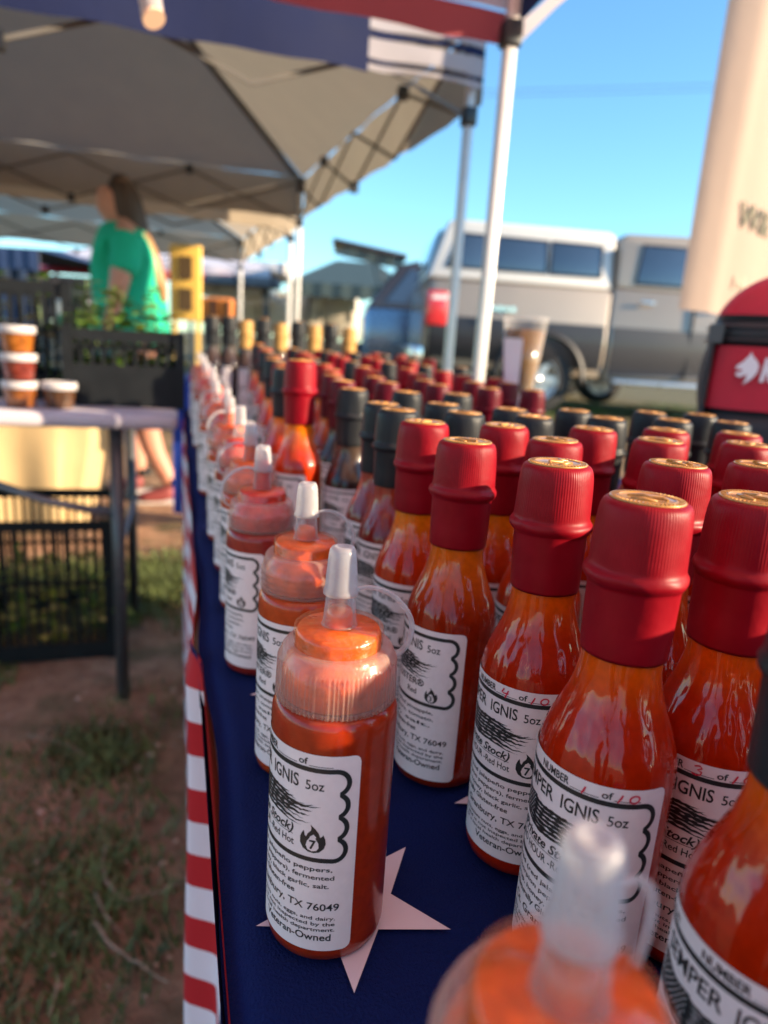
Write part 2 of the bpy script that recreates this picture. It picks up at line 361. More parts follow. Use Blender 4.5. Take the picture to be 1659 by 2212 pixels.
# ------------------------------------------------------------------ canopies
M_pole = mat('white tent pole', (0.62, 0.60, 0.57), 0.35, metal=0.2, vary=0.06)
M_dark = mat('dark tent frame', (0.060, 0.064, 0.075), 0.45, vary=0.15)
M_truss = mat('grey truss bar', (0.15, 0.14, 0.125), 0.6)
M_black = mat('black plastic', (0.016, 0.018, 0.022), 0.42, vary=0.2)
M_grey = fabric('grey canopy fabric', (0.36, 0.325, 0.275), 0.22)
M_beige = fabric('beige canopy fabric', (0.56, 0.47, 0.36), 0.45)
M_blue = fabric('navy flag fabric', (0.004, 0.011, 0.062), 0.08)
M_white = fabric('white flag fabric', (0.62, 0.58, 0.62), 0.4)
M_redf = fabric('red flag fabric', (0.40, 0.085, 0.10), 0.4)
def canopy(name, corner, ang, sx, sy, eave, peak, mcan, vals, label, pole_h=None, sag=0.05, poles=(1, 1, 1, 1), frame=M_dark, pw=0.030, skew=0.0, truss=True, jz=0.0):
    # corner = right/far-or-near post that fixes it; local x to the left, y away
    root = empty(name, (corner[0], corner[1], 0), ang)
    cs = [(x, y - skew * x) for x, y in ((0, 0), (-sx, 0), (-sx, sy), (0, sy))]
    pk = Vector((-sx / 2, sy / 2 + skew * sx / 2, peak)); mid_ = Vector((pk.x, pk.y, 0))
    for k in range(4):
        a = Vector((*cs[k], eave)); b = Vector((*cs[(k + 1) % 4], eave)); m = MB()
        def fn(u, v, a=a, b=b):
            e = a.lerp(b, u); p = e.lerp(pk, v)
            p.z -= sag * math.sin(math.pi * v) * (0.4 + 0.6 * math.sin(math.pi * u)) + 0.006 * math.sin(u * 40) * (1 - v)
            return p
        m.grid(fn, 14, 10); m.build('roof_panel', mcan, root)
        ins = mid_
        # valance, hanging from the eave, slightly scalloped
        segs = vals[k]
        L = (b - a).length
        for (u0, u1, drop0, drop1, mm) in segs:
            m = MB()
            def fv(u, v, a=a, b=b, u0=u0, u1=u1):
                uu = u0 + (u1 - u0) * u; p = a.lerp(b, uu); d = drop0 + (drop1 - drop0) * v
                out = (Vector(((a + b) / 2).xy) - Vector(ins.xy)).normalized() * (0.008 + 0.006 * math.sin(uu * 31 + v))
                return Vector((p.x + out.x, p.y + out.y, p.z - d + (0.010 * abs(math.sin(uu * L * 9)) if v > .9 else 0)))
            m.grid(fv, 30, 3); m.build('valance', mm, root)
    for k in range(4):
        x, y = cs[k]
        inx = x * 0.985 - 0.02 * (1 if x == 0 else -1); iny = y + (0.03 if k < 2 else -0.03)
        if poles[k]:
            mm = MB(); mm.box((inx, iny, (eave - .03) / 2 - .1), (pw, pw, eave - .03 + .2)); me = bevel(mm.mesh('pole', M_pole), .005); link('pole', me, root)
        for zj, hj in ((eave - .055, .10), (eave - .30 + jz, .06)):
            link('corner_joint', bevel(MB().box((inx, iny, zj), (pw * 1.6, pw * 1.6, hj)).mesh('corner_joint', M_black), .006), root)
        rb = MB(); rb.bar((inx, iny, eave - .03), pk - Vector((0, 0, .03)), .022, .03); rb.build('rafter', frame, root)
        if not truss: continue
        # scissor truss along the side k
        x2, y2 = cs[(k + 1) % 4]; n = 4
        tb = MB()
        c = mid_; A = Vector((x, y, 0)); B = Vector((x2, y2, 0))
        A = A + (c - A) * .02; B = B + (c - B) * .02
        for i in range(n):
            p = A.lerp(B, i / n); q = A.lerp(B, (i + 1) / n); lo, hi = eave - .30, eave - .04
            if i % 2: lo, hi = hi, lo
            off = (c - (A + B) / 2).normalized() * .018
            tb.bar((p.x, p.y, lo), (q.x, q.y, hi), .009, .014); tb.bar((p.x + off.x, p.y + off.y, hi), (q.x + off.x, q.y + off.y, lo), .009, .014)
        tb.build('scissor_truss', M_truss, root)
        for i in range(1, n):
            p = A.lerp(B, i / n); MB().box((p.x, p.y, eave - (.04 if i % 2 else .30)), (.04, .04, .05)).build('truss_joint', M_black, root)
    tag(root, label, 'canopy'); return root
G1 = [(0, 1, 0, .27, M_grey)]
def stripes(name, c1, c2, k):
    m = fabric(name, c1, .75); t = m.node_tree
    tc = N(t, 'TexCoord'); sp = N(t, 'SeparateXYZ'); t.links.new(tc.outputs['Object'], sp.inputs[0])
    a = N(t, 'Math', operation='MULTIPLY'); a.inputs[1].default_value = k; t.links.new(sp.outputs[2], a.inputs[0])
    f = N(t, 'Math', operation='FRACT'); t.links.new(a.outputs[0], f.inputs[0]); g2 = N(t, 'Math', operation='GREATER_THAN'); g2.inputs[1].default_value = .5; t.links.new(f.outputs[0], g2.inputs[0])
    mx = N(t, 'MixRGB'); mx.inputs[1].default_value = (*c1, 1); mx.inputs[2].default_value = (*c2, 1); t.links.new(g2.outputs[0], mx.inputs[0])
    t.links.new(mx.outputs[0], t.nodes['Principled BSDF'].inputs['Base Color'])
    for n_ in t.nodes:
        if n_.type == 'BSDF_TRANSLUCENT': t.links.new(mx.outputs[0], n_.inputs[0])
    return m
M_roof = stripes('red and white striped canopy', (.74, .20, .20), (.88, .80, .76), 7.0)
# the stall's own tent: its far right post stands at the end of the table
P1 = aty(1097, 60, 1.80)
canopy('canopy_tent', (P1.x + .03, P1.y + .03 - 3.0), 0.0, 3.0, 3.0, 1.985, 2.9, M_roof,
       [[(0, 1, 0, .1, M_white)], [(0, 1, 0, .1, M_white)], [(0, 1, 0, .18, M_white), (0, 1, .18, .26, M_redf)], [(0, 1, 0, .20, M_blue), (0, 1, .20, .25, M_white)]],
       'flag coloured canopy overhead with its white post right of the bottle rows', poles=(1, 1, 0, 1), frame=mat('pale tent frame', (.5, .48, .46), .4), truss=False, jz=.06)
P2 = aty(1015, 165, 2.48)
canopy('canopy_tent', (P2.x + .03, P2.y - .03), R(3.2), 3.0, 2.72, 2.06, 3.0, M_grey,
       [[(0, .133, 0, .10, M_white), (0, .133, .10, .125, M_blue), (0, .133, .125, .185, M_white), (0, .133, .185, .20, M_blue), (0, .133, .20, .22, M_white), (.133, 1, 0, .23, M_blue)], G1, G1, G1],
       'large grey canopy with navy and white front edge over the left tables', skew=.082)
canopy('canopy_tent', (P2.x - .12, P2.y + 3.0), R(3.0), 3.4, 2.75, 2.0, 2.75, M_beige, [[(0, 1, 0, .25, M_beige)]] * 4,
       'smaller beige grey canopy behind the person in green')
# a pale tube end hanging from the roof of the near tent
a = aty(296, -40, 1.2); b = aty(333, 42, 1.17)
rt_ = empty('hanging_tube', a)
MB().tube([Vector((0, 0, .1)), (b - a) * .9], .016, 14).build('tube', M_white, rt_)
MB().tube([(b - a) * .9, (b - a)], .0165, 14).build('end_cap', mat('tan end cap', (.75, .5, .36), .5), rt_)
tag(rt_, 'pale tube with tan end hanging at the top in front of navy valance', 'tube')
# ------------------------------------------------------------------ the sauce table
M_top = mat('table plastic', (0.62, 0.61, 0.60), 0.5)
M_leg = mat('grey table steel', (0.22, 0.22, 0.23), 0.4, metal=0.6)
TX0, TX1, TY0, TY1 = 0.017, 0.80, -0.45, 1.93
def rise(y): return 0.018 * sstep(0.62, 1.75, y)
tb = empty('folding_table', (.420, .74, 0))
link('table_top', bevel(MB().box((0, 0, T - .028), (TX1 - TX0 - .04, TY1 - TY0 - .03, .04)).mesh('table_top', M_top), .01), tb)
for sx in (-.33, .33):
    for sy in (-1.0, 1.0): MB().tube([(sx, sy, 0), (sx, sy, T - .05)], .014, 10).build('leg', M_leg, tb)
tag(tb, 'long folding table under the starry blue cloth', 'table')

cl = empty('tablecloth', (0, 0, T))
M_clothblue = mat('navy star cloth', (0.0014, 0.0085, 0.072), 0.85, vary=0.10, scale=16, bump=0.0010, bscale=900)
t = M_clothblue.node_tree; t.nodes['Principled BSDF'].inputs['Specular IOR Level'].default_value = 0.15
M_star = mat('white star cloth', (0.60, 0.53, 0.58), 0.8, vary=0.05, scale=30)
def wr(x, y): return 0.0009 * math.sin(x * 31 + 9 * math.sin(y * 5)) * sstep(.05, .0, x - .03) + rise(y) - 0.0008 + 0.0007 * math.sin(x * 41 + y * 13 + 2 * math.sin(y * 9)) * math.sin(y * 17 - x * 7)
m = MB()
NXS = [0.0, .004, .012, .02, .03, .045, .07, .12, .2, .35, .5, .65, .72, .75, .77, .778]
def top(u, v):
    y = TY0 + (TY1 - TY0) * v; k = u * (len(NXS) - 1); i = min(int(k), len(NXS) - 2); x = TX0 + NXS[i] + (NXS[i + 1] - NXS[i]) * (k - i)
    d = x - TX0; z = wr(x, y) - 0.006 * (1 - sstep(0, .012, d))
    return (x + .003 * math.sin(y * 23) * (1 - sstep(0, .03, d)), y, z)
m.grid(top, 30, 140); m.build('star_field', M_clothblue, cl)
def star_mesh(rad, ang):
    vs = [(0, 0, 0)]
    for i in range(10):
        r = rad if i % 2 == 0 else rad * 0.40; a = ang + i * math.pi / 5
        vs.append((r * math.cos(a), r * math.sin(a), 0))
    return MB().add(vs, [(0, i + 1, (i + 1) % 10 + 1) for i in range(10)]).mesh('star', M_star)
STM = star_mesh(.0395, R(40)); c0 = Vector((.067, .2195)); va = Vector((.103, .052)); vb = Vector((.015, .176))
for i in range(-3, 9):
    for j in range(-3, 9):
        p = c0 + va * i + vb * j
        if TX0 + .03 < p.x < TX1 - .05 and 0.02 < p.y < 1.1:
            o = link('star', STM, cl); o.location = (p.x, p.y, rise(p.y) + .0012)
# hanging sides: blue overhang, then horizontal red and white stripes
M_sred = mat('red stripe cloth', (0.46, 0.006, 0.014), 0.75, vary=0.06, scale=14)
M_swht = mat('white stripe cloth', (0.74, 0.70, 0.76), 0.8, vary=0.04, scale=14)
def xd(y, z):
    h = -z; k = min(1, h / .03)
    near = TX0 - .002 + .030 * min(1, max(0, h - .012) * 12)                                   # hangs inwards beside the photographer
    fold = 0.004 + .002 * math.sin(h * 14)                                     # fold that swings out into the aisle
    far = TX0 - .001 - .003 * math.sin(y * 19) * k
    f2 = near - .018 * min(1, h * 5) * sstep(.215, .25, y) * sstep(.05, .30, h)
    x = f2 + (fold - f2) * sstep(.452, .474, y) * (.35 + .65 * k)
    return x + (far - x) * sstep(.48, .62, y)
ST = 0.0288
k = 0; z = -0.002
while z > -0.66:
    z1 = z - ST
    m = MB()
    def fn(u, v, z=z, z1=z1):
        y = TY0 + (TY1 - TY0) * u; zz = z + (z1 - z) * v
        zt = zz
        return (xd(y, zz), y, zt + rise(y))
    m.grid(fn, 900, 1); m.build('stripe', M_swht if k % 2 else M_sred, cl); k += 1; z = z1
m = MB()
def fb(u, v):
    y = TY0 + (.50 - TY0) * u
    edge = -.004 - (.05 * sstep(.46, .30, y) + .006 * math.sin(y * 38)) - .5 * sstep(.42, .38, y)
    zz = -.003 + (edge + .003) * v
    return (xd(y, zz) - .0022, y, zz)
m.grid(fb, 120, 24); m.build('blue_overhang', M_clothblue, cl)
m = MB()
m.grid(lambda u, v: (TX1 + .004 + .012 * math.sin(u * 60) * v, TY0 + (TY1 - TY0) * u, -.005 - .66 * v), 90, 3); m.build('right_drop', M_clothblue, cl)
m = MB()
m.grid(lambda u, v: (TX0 + (TX1 - TX0) * u, TY1 + .004 + .01 * math.sin(u * 30) * v, -.005 - .66 * v + .018), 40, 3); m.build('far_drop', M_clothblue, cl)
tag(cl, 'starry navy cloth with red and white striped sides over the sauce table', 'tablecloth')

# ------------------------------------------------------------------ bottle labels (all in millimetres, then wrapped on the glass)
LW, LH = 74.0, 77.0
class Print:
    def __init__(s): s.v = []; s.f = []
    def poly(s, pts):
        bm = bmesh.new(); vs = [bm.verts.new((x, y, 0)) for x, y in pts]
        es = [bm.edges.new((vs[i], vs[(i + 1) % len(vs)])) for i in range(len(vs))]
        bmesh.ops.triangle_fill(bm, use_beauty=True, edges=es); bm.verts.index_update()
        n = len(s.v); s.v += [(v.co.x, v.co.y) for v in bm.verts]; s.f += [tuple(n + v.index for v in f.verts) for f in bm.faces]; bm.free()
    def stroke(s, pts, wd, closed=False):
        n = len(pts); base = len(s.v); wd = wd if isinstance(wd, list) else [wd] * n
        for i in range(n):
            a = pts[i - 1] if (closed or i) else pts[0]; b = pts[(i + 1) % n] if (closed or i < n - 1) else pts[n - 1]
            dx, dy = b[0] - a[0], b[1] - a[1]; l = math.hypot(dx, dy) or 1; nx, ny_ = -dy / l * wd[i] / 2, dx / l * wd[i] / 2
            s.v += [(pts[i][0] + nx, pts[i][1] + ny_), (pts[i][0] - nx, pts[i][1] - ny_)]
        for i in range(n if closed else n - 1):
            a = base + 2 * i; b = base + 2 * ((i + 1) % n); s.f.append((a, a + 1, b + 1, b))
    _cache = {}
    def text(s, body, x, y, cap, width=None, align='L', bold=0.0, shear=0.0):
        bold += .010; key = (body, bold, shear)
        if key not in Print._cache:
            cu = bpy.data.curves.new('t', 'FONT'); cu.body = body; cu.size = 1; cu.offset = bold; cu.shear = shear; cu.resolution_u = 3; cu.fill_mode = 'FRONT'
            ob = bpy.data.objects.new('t', cu); C.objects.link(ob); bpy.context.view_layer.update()
            ev = ob.evaluated_get(bpy.context.evaluated_depsgraph_get()); me = ev.to_mesh()
            vs = [(v.co.x, v.co.y) for v in me.vertices]; fs_ = [tuple(p.vertices) for p in me.polygons]; ev.to_mesh_clear()
            bpy.data.objects.remove(ob); bpy.data.curves.remove(cu); Print._cache[key] = (vs, fs_)
        vs, fs_ = Print._cache[key]
        if not vs: return
        x0 = min(v[0] for v in vs); x1 = max(v[0] for v in vs); sy = cap / 0.72; sxx = (width / (x1 - x0)) if width else sy
        W = (x1 - x0) * sxx; ox = {'L': x, 'C': x - W / 2, 'R': x - W}[align]
        n = len(s.v); s.v += [(ox + (a - x0) * sxx, y + b * sy) for a, b in vs]; s.f += [tuple(n + i for i in f) for f in fs_]
    def wrap(s, r, z0, lift, name, m):
        b = MB()
        b.v = [((r + lift) * math.cos((t - LW / 2) / 1000 / r), (r + lift) * math.sin((t - LW / 2) / 1000 / r), z0 + v / 1000) for t, v in s.v]
        b.f = list(s.f); b.sm = [False] * len(b.f)
        return b.mesh(name, m)
def label_paper(r, z0):
    b = MB(); ts = [0, .4, 1.0, 1.8, 2.8] + [2.8 + (LW - 5.6) * i / 44 for i in range(1, 44)] + [LW - 2.8, LW - 1.8, LW - 1.0, LW - .4, LW]
    for t_ in ts:
        e = min(t_, LW - t_); c = 0 if e >= 2.8 else 2.8 - math.sqrt(max(0, 2.8 ** 2 - (2.8 - e) ** 2))
        for v in (c, LH / 2, LH - c):
            a = (t_ - LW / 2) / 1000 / r; b.v.append(((r + .00012) * math.cos(a), (r + .00012) * math.sin(a), z0 + v / 1000))
    for i in range(len(ts) - 1):
        for j in range(2): b.f.append((3 * i + j, 3 * i + 3 + j, 3 * i + 4 + j, 3 * i + 1 + j)); b.sm.append(True)
    return b.mesh('label', MAT['label'])
def arc(cx, cy, r, a0, a1, n=10): return [(cx + r * math.cos(R(a0 + (a1 - a0) * i / n)), cy + r * math.sin(R(a0 + (a1 - a0) * i / n))) for i in range(n + 1)]
def flame(p, hole, cx, cy, s=1.0, digit='7'):
    P = [(-1.0, 5.6), (.7, 4.2), (2.0, 2.6), (2.6, 1.0), (3.3, 1.6), (3.6, 2.2), (4.3, .6), (4.6, -1.2), (4.0, -3.2), (2.4, -4.8), (.4, -5.3), (-1.6, -5.1), (-3.5, -4.0), (-4.6, -2.0), (-4.6, .2), (-4.0, 1.9), (-3.3, 2.9), (-3.0, 1.2), (-2.4, .6), (-1.9, 2.0), (-.8, 3.2), (-.6, 4.4)]
    p.poly([(cx + x * s, cy + y * s) for x, y in P])
    Q = [(-.9, 1.2), (.8, 1.2), (1.1, .2), (2.0, -1.2), (2.2, -3.0), (1.4, -4.2), (-.2, -4.6), (-1.7, -4.1), (-2.4, -2.6), (-2.0, -.9), (-1.2, .3)]
    hole.poly([(cx + x * s, cy + y * s) for x, y in Q])
    return (cx - 1.2 * s, cy - 3.6 * s, 3.4 * s, digit)
def make_print(kind):
    p = Print(); wht = Print(); red = Print(); top = Print()
    rnd = random.Random(5)
    yt = LH - (5.6 if kind == 'number' else 3.4); yb = yt - 34.2; ll = (yt - yb) / 4
    xr = LW - 8.0; right = []
    cyc = [yt - ll * (i + .5) for i in range(4)]
    def lobe(cy, a0, a1, xx, sgn): return [(xx + sgn * (x - xx), y) for x, y in arc(xx, cy, ll / 2 * 1.02, a0, a1, 12)]
    for i, cy in enumerate(cyc):
        right += lobe(cy, 90 if i == 0 else 62, -90 if i == 3 else -62, xr - .2, 1)
    left = [(LW - x, y) for x, y in reversed(right)]
    mid_b = [(xr - (2 * xr - LW) * i / 24, yb) for i in range(1, 24)]; mid_t = [(LW - xr + (2 * xr - LW) * i / 24, yt) for i in range(1, 24)]
    p.stroke(right + mid_b + left + mid_t, 1.75, True)
    if kind == 'number':
        p.text('NUMBER', 29.8, LH - 4.0, 2.7, 12.0, bold=.012); p.text('of', 52.3, LH - 3.9, 2.4, 3.4, bold=.01)
        for a, b in ((42.2, 51.6), (56.2, 64.6)): p.stroke([(a + (b - a) * i / 6, LH - 4.15) for i in range(7)], .22)
        if kind == 'number': p.text('BATCH M1', 8, LH - 3.9, 1.8, 12)
    p.text('SEMPER', 16.5, yt - 7.4, 4.9, 20.5, bold=.004); p.text('IGNIS', 40.0, yt - 7.4, 4.9, 12.6, bold=.004); p.text('5oz', 55.2, yt - 7.4, 3.6, 6.6)
    # tattered flag
    y0 = yt - 9.6
    cant = [(14 + i * 1.5, y0 + .5 * math.sin(i * .8) - .12 * i) for i in range(11)] + [(29 - i * 1.5, y0 - 7.2 + .5 * math.sin((10 - i) * .8) - .12 * (10 - i) + rnd.uniform(-.3, .3)) for i in range(11)]
    p.poly(cant)
    for r_ in range(7):
        for c_ in range(9):
            x = 15.2 + c_ * 1.5 + (.75 if r_ % 2 else 0); y = y0 - .8 - r_ * .95 - .12 * (x - 14) / 1.5 + .5 * math.sin((x - 14) / 1.5 * .8)
            wht.poly([(x + .27 * math.cos(a), y + .27 * math.sin(a)) for a in (0, 1.26, 2.51, 3.77, 5.03)])
    for s_ in range(7):
        ya = y0 - .8 - s_ * 1.5; xa = 28.5 if s_ < 4 else 13.5; xb = rnd.uniform(54, 61) - (3 if s_ in (0, 6) else 0)
        n = 34; pts = []; wd = []
        for i in range(n):
            f = i / (n - 1); x = xa + (xb - xa) * f; y = ya - .045 * (x - 14) + .55 * math.sin((x - 14) / 1.5 * .42) + rnd.uniform(-.18, .18) * f * 1.6
            pts.append((x, y)); wd.append(max(.06, (1.25 + .25 * math.sin(i * 1.7) + rnd.uniform(-.35, .3) * (0.3 + f)) * (1 if f < .7 else (1 - f) / .3)))
        p.stroke(pts, wd)
        for _ in range(7):
            i = rnd.randrange(12, n - 3); x, y = pts[i]; l = rnd.uniform(1.5, 4.5); d = rnd.uniform(-.25, .25)
            p.stroke([(x, y + .3), (x + l * .5, y + .3 + d), (x + l, y + .5 + d * 2.2)], [.32, .22, .05])
    if kind == 'number':
        p.text('(Private Stock)', 51.2, yt - 25.6, 3.5, 30.5, 'R', bold=.014, shear=.28)
        p.stroke([(21 + 30 * i / 10, yt - 26.3) for i in range(11)], .22)
        p.text('ZERO HOUR -Red Hot', 51.5, yt - 30.4, 2.9, 34, 'R')
        dg = flame(p, wht, 58.6, yt - 26.2, 1.0); top.text('7', dg[0], dg[1], dg[2], bold=.02)
        L = ['Fermented (red jalapeño peppers,', 'peppers, scorpion peppers), fermented', 'maple syrup, honey, black garlic, salt.']
    else:
        p.text('NOVA CLUSTER®'[5:], 55.0, yt - 25.6, 3.4, 25.0, 'R', bold=.008)
        p.text('Red', 51.0, yt - 30.4, 2.8, 6, 'R')
        dg = flame(p, wht, 59.2, yt - 29.0, .72, '3'); top.text('3', dg[0], dg[1], dg[2], bold=.02)
        L = ['Fermented acidified pineapple,', 'jalapeño peppers, tomato,', 'honey, salt.']
    y = yb - 4.4
    for l, wdt in zip(L, (57, 58.5, 55)):
        p.text(l, LW / 2 + .5, y, 1.75, wdt if kind == 'number' else wdt * .82, 'C', bold=.006); y -= 3.35
    p.text('Naturally Gluten-free', LW / 2, y - .4, 2.2, 31, 'C', bold=.006); y -= 5.2
    p.text('Ct. Granbury, TX 76049', 69.0, y - .6, 2.9, 47, 'R', bold=.004); y -= 4.6
    for l, wdt in zip(('also processes nuts, eggs, and dairy.', 'kitchen and is not inspected by the', 'services or a local health department.'), (47, 49, 51)):
        p.text(l, 67.8, y, 1.45, wdt, 'R', bold=.004); y -= 2.35
    p.text('Veteran-Owned', 66.6, y - 1.5, 2.9, 29, 'R', bold=.006)
    return p, wht, top
PR = {k: make_print(k) for k in ('number', 'cluster')}
RW, RQ = 0.0228, 0.0226
LZ = {'w': (RW, .0065), 'q': (RQ, .0065)}
LM = {}
for s_, (r, z0) in LZ.items():
    LM[s_, 'paper'] = label_paper(r, z0)
    for k in PR:
        p, wht, tp = PR[k]
        LM[s_, k, 'ink'] = p.wrap(r, z0, .00022, 'lettering', MAT['ink'])
        LM[s_, k, 'wht'] = wht.wrap(r, z0, .00030, 'knockout', MAT['label'])
        LM[s_, k, 'top'] = tp.wrap(r, z0, .00038, 'heat_digit', MAT['ink'])
def hand(n):
    p = Print()
    if n == '1': p.stroke([(46.2, LH - 4.6), (46.8, LH - 3.4), (47.3, LH - 1.9)], [.45, .7, .5])
    if n == '4':
        p.stroke([(46.0, LH - 1.2), (45.0, LH - 2.9), (46.0, LH - 3.2), (48.0, LH - 3.0)], .60); p.stroke([(47.9, LH - 1.6), (47.3, LH - 3.2), (46.6, LH - 5.0)], .60)
    if n == '3': p.stroke([(45.2, LH - 1.5), (46.8, LH - 1.0), (47.6, LH - 1.7), (46.3, LH - 2.6), (47.6, LH - 3.1), (47.4, LH - 4.1), (46.0, LH - 4.6), (44.6, LH - 4.2)], .60)
    p.stroke([(57.2, LH - 4.6), (58.0, LH - 3.2), (58.6, LH - 1.8)], [.5, .7, .5])
    p.stroke([(62.4 + 1.5 * math.cos(a * .52) + .25 * math.sin(a * .52), LH - 3.1 + 1.25 * math.sin(a * .52)) for a in range(13)], .60)
    return p
HM = {n: hand(n).wrap(RW, .0065, .00030, 'handwriting', MAT['redink']) for n in '134'}

# ------------------------------------------------------------------ glass sauce bottle
def smooth_prof(pts, n=4):
    out = []
    for i in range(len(pts) - 1):
        p0 = pts[max(i - 1, 0)]; p1 = pts[i]; p2 = pts[i + 1]; p3 = pts[min(i + 2, len(pts) - 1)]
        for k in range(n):
            t = k / n
            out.append(tuple(0.5 * (2 * p1[j] + (p2[j] - p0[j]) * t + (2 * p0[j] - 5 * p1[j] + 4 * p2[j] - p3[j]) * t * t + (3 * p1[j] - p0[j] - 3 * p2[j] + p3[j]) * t ** 3) for j in (0, 1)))
    out.append(pts[-1]); return out
GP = [(.0, .0025), (.016, .002), (.0195, .0), (.0218, .0016), (.0228, .0052), (.0228, .0075)] + [(.0228, z) for z in (.03, .055, .078)] + smooth_prof([(.0228, .082), (.0222, .0875), (.0205, .0935), (.0178, .1000), (.0152, .1065), (.0136, .1125), (.0130, .118), (.0128, .130)], 3)
CP = [(.0134, .1208), (.01375, .1205), (.0139, .1216), (.0142, .130), (.0144, .1425)] + smooth_prof([(.0146, .1435), (.0156, .1446), (.0163, .1460), (.0161, .1475), (.0151, .1492), (.0149, .152), (.0146, .160), (.0142, .1655), (.0135, .1685), (.0122, .1698), (.0100, .1700)], 3) + [(0.0, .1699)]
BM = {}
for k in ('s_red', 's_orange', 's_brick', 's_dark', 's_wine'): BM[k] = MB().lathe(GP, 48, cap=False).mesh('glass_body', MAT[k])
rc = random.Random(2)
CM = {}
for k in ('cap_red', 'cap_red_shaded', 'cap_black', 'cap_gold'):
    for vv in range(3):
        ph = [rc.random() * 6 for _ in range(4)]
        CM[k, vv] = MB().lathe(CP, 64, cap=False, mod=lambda a, j, ph=ph: 1 + .009 * math.sin(3 * a + ph[0] + j * .2) + .006 * math.sin(7 * a + ph[1] + j * .4) + (.012 * math.sin(2 * a + ph[2]) if 6 <= j <= 14 else 0) + (.016 if abs(a - 4.71) < .03 and j > 12 else 0)).mesh('capsule', MAT[k])
md = MB(); md.lathe([(.0104, .1698), (.0106, .1703), (.0103, .1706), (.0098, .1704), (.0, .1704)], 40, cap=False)
md.lathe([(.0083, .1703), (.0081, .1707), (.0078, .1707), (.0076, .1703)], 40, cap=False)
for i in range(48):
    a = 2 * math.pi * i / 48; q = Matrix.Rotation(a, 3, 'Z'); md.box(q @ Vector((.0092, 0, .1705)), (.0013, .00045, .0005), q)
md.tube([(-.005, -.002, .1705), (-.002, .002, .1706), (.001, -.001, .1706), (.003, .003, .1706), (.0055, .001, .1705)], [.0004, .0008, .0009, .0008, .0004], 6)
md.tube([(-.003, -.0045, .1705), (.0005, -.004, .1706), (.004, -.003, .1705)], [.0004, .0009, .0004], 6)
MEDAL = md.mesh('medallion', MAT['gold'])
rb_ = random.Random(21)
def woozy(x, y, sauce_k, cap, label, kind='cluster', num=None, turn=0.0, group='glass hot sauce bottles in rows on the table', z=None, hscale=1.0, name='hot_sauce_bottle', wscale=1.0):
    o = empty(name, (x, y, T + rise(y) + .0008 if z is None else z))
    link('glass_body', BM[sauce_k], o)
    cp = link('capsule', CM[cap, rb_.randrange(3)], o); cp.rotation_euler.z = rb_.random() * 6.28
    md_ = link('medallion', MEDAL, cp); md_.rotation_euler.z = rb_.random() * 6.28; md_.scale = (1.1, 1.1, 1.0)
    lb = link('label', LM['w', 'paper'], o); lb.rotation_euler.z = R(-174 + turn)
    link('lettering', LM['w', kind, 'ink'], lb); tag(link('knockout', LM['w', kind, 'wht'], lb), kind='stuff'); link('heat_digit', LM['w', kind, 'top'], lb)
    if num: link('handwriting', HM[num], lb)
    o.rotation_euler = (R(rb_.uniform(-.8, .8)), R(rb_.uniform(-.8, .8)), 0); lb.location.z = rb_.uniform(-.0012, .0012); cp.scale = (1, 1, rb_.uniform(.994, 1.006))
    o.scale = (1.015 * wscale, 1.015 * wscale, 1.041 * hscale)
    tag(o, label, 'bottle', group); return o

ORD = ['first', 'second', 'third', 'fourth', 'fifth', 'sixth', 'seventh', 'eighth', 'ninth', 'tenth', 'eleventh', 'twelfth', 'thirteenth', 'fourteenth', 'fifteenth', 'sixteenth', 'seventeenth', 'eighteenth', 'nineteenth', 'twentieth']
G_ = []
# front rows, one by one
woozy(.141, .177, 's_red', 'cap_red', 'red capped bottle numbered 1 of 10 with gold medallion, front centre', 'number', '1', turn=9)
woozy(.189, .180, 's_red', 'cap_red', 'red capped bottle numbered 3 of 10 at the right edge', 'number', '3', turn=10)
woozy(.148, .237, 's_red', 'cap_red', 'red capped bottle numbered 4 behind the bottle numbered 1', 'number', '4', turn=2)
woozy(.1425, .104, 's_red', 'cap_black', 'black capped red sauce bottle nearest at the lower right corner', 'number', turn=14)
woozy(.133, .301, 's_brick', 'cap_red', 'red capped brick sauce bottle between the squeeze bottle and bottle 4', 'cluster', turn=-10)
G = 'glass hot sauce bottles in rows on the table'
ROWS = [ (.178, [.243, .298, .352, .407, .462], 'cap_red', 's_red'), (.240, [.202, .255, .310, .364, .418, .474], 'cap_red', 's_red'),
    (.314, [.193, .251, .314, .368, .424, .478], 'cap_red', 's_orange'), (.367, [.136, .188, .244, .299, .359, .414, .470], 'cap_red', 's_orange'),
    (.437, [.142, .189, .243, .303, .358, .416], 'cap_black', 's_wine'), (.491, [.147, .197, .250, .309, .378, .432], 'cap_black', 's_wine'), (.622, [.156, .208, .264], 'cap_black', 's_dark'),
    (.745, [.172, .226, .288, .352, .408], 'cap_red_shaded', 's_dark'), (.835, [.182, .238, .304, .372, .425], 'cap_red_shaded', 's_brick'),
    (.950, [.210, .270, .336, .402, .455], 'cap_red', 's_orange'), (1.05, [.216, .282, .350, .416], 'cap_red', 's_orange'),
    (1.20, [.225, .295, .365, .435, .505], 'cap_black', 's_wine'), (1.32, [.24, .31, .38, .45], 'cap_red', 's_orange'), (1.44, [.25, .32, .39, .46, .53], 'cap_red', 's_brick'), (1.58, [.26, .33, .40, .47, .54], 'cap_black', 's_wine'), (1.70, [.27, .34, .41, .48, .55], 'cap_red', 's_orange')]
CN = {'cap_red': 'red capped', 'cap_black': 'charcoal capped', 'cap_red_shaded': 'shade-darkened red capped', 'cap_gold': 'gold capped'}
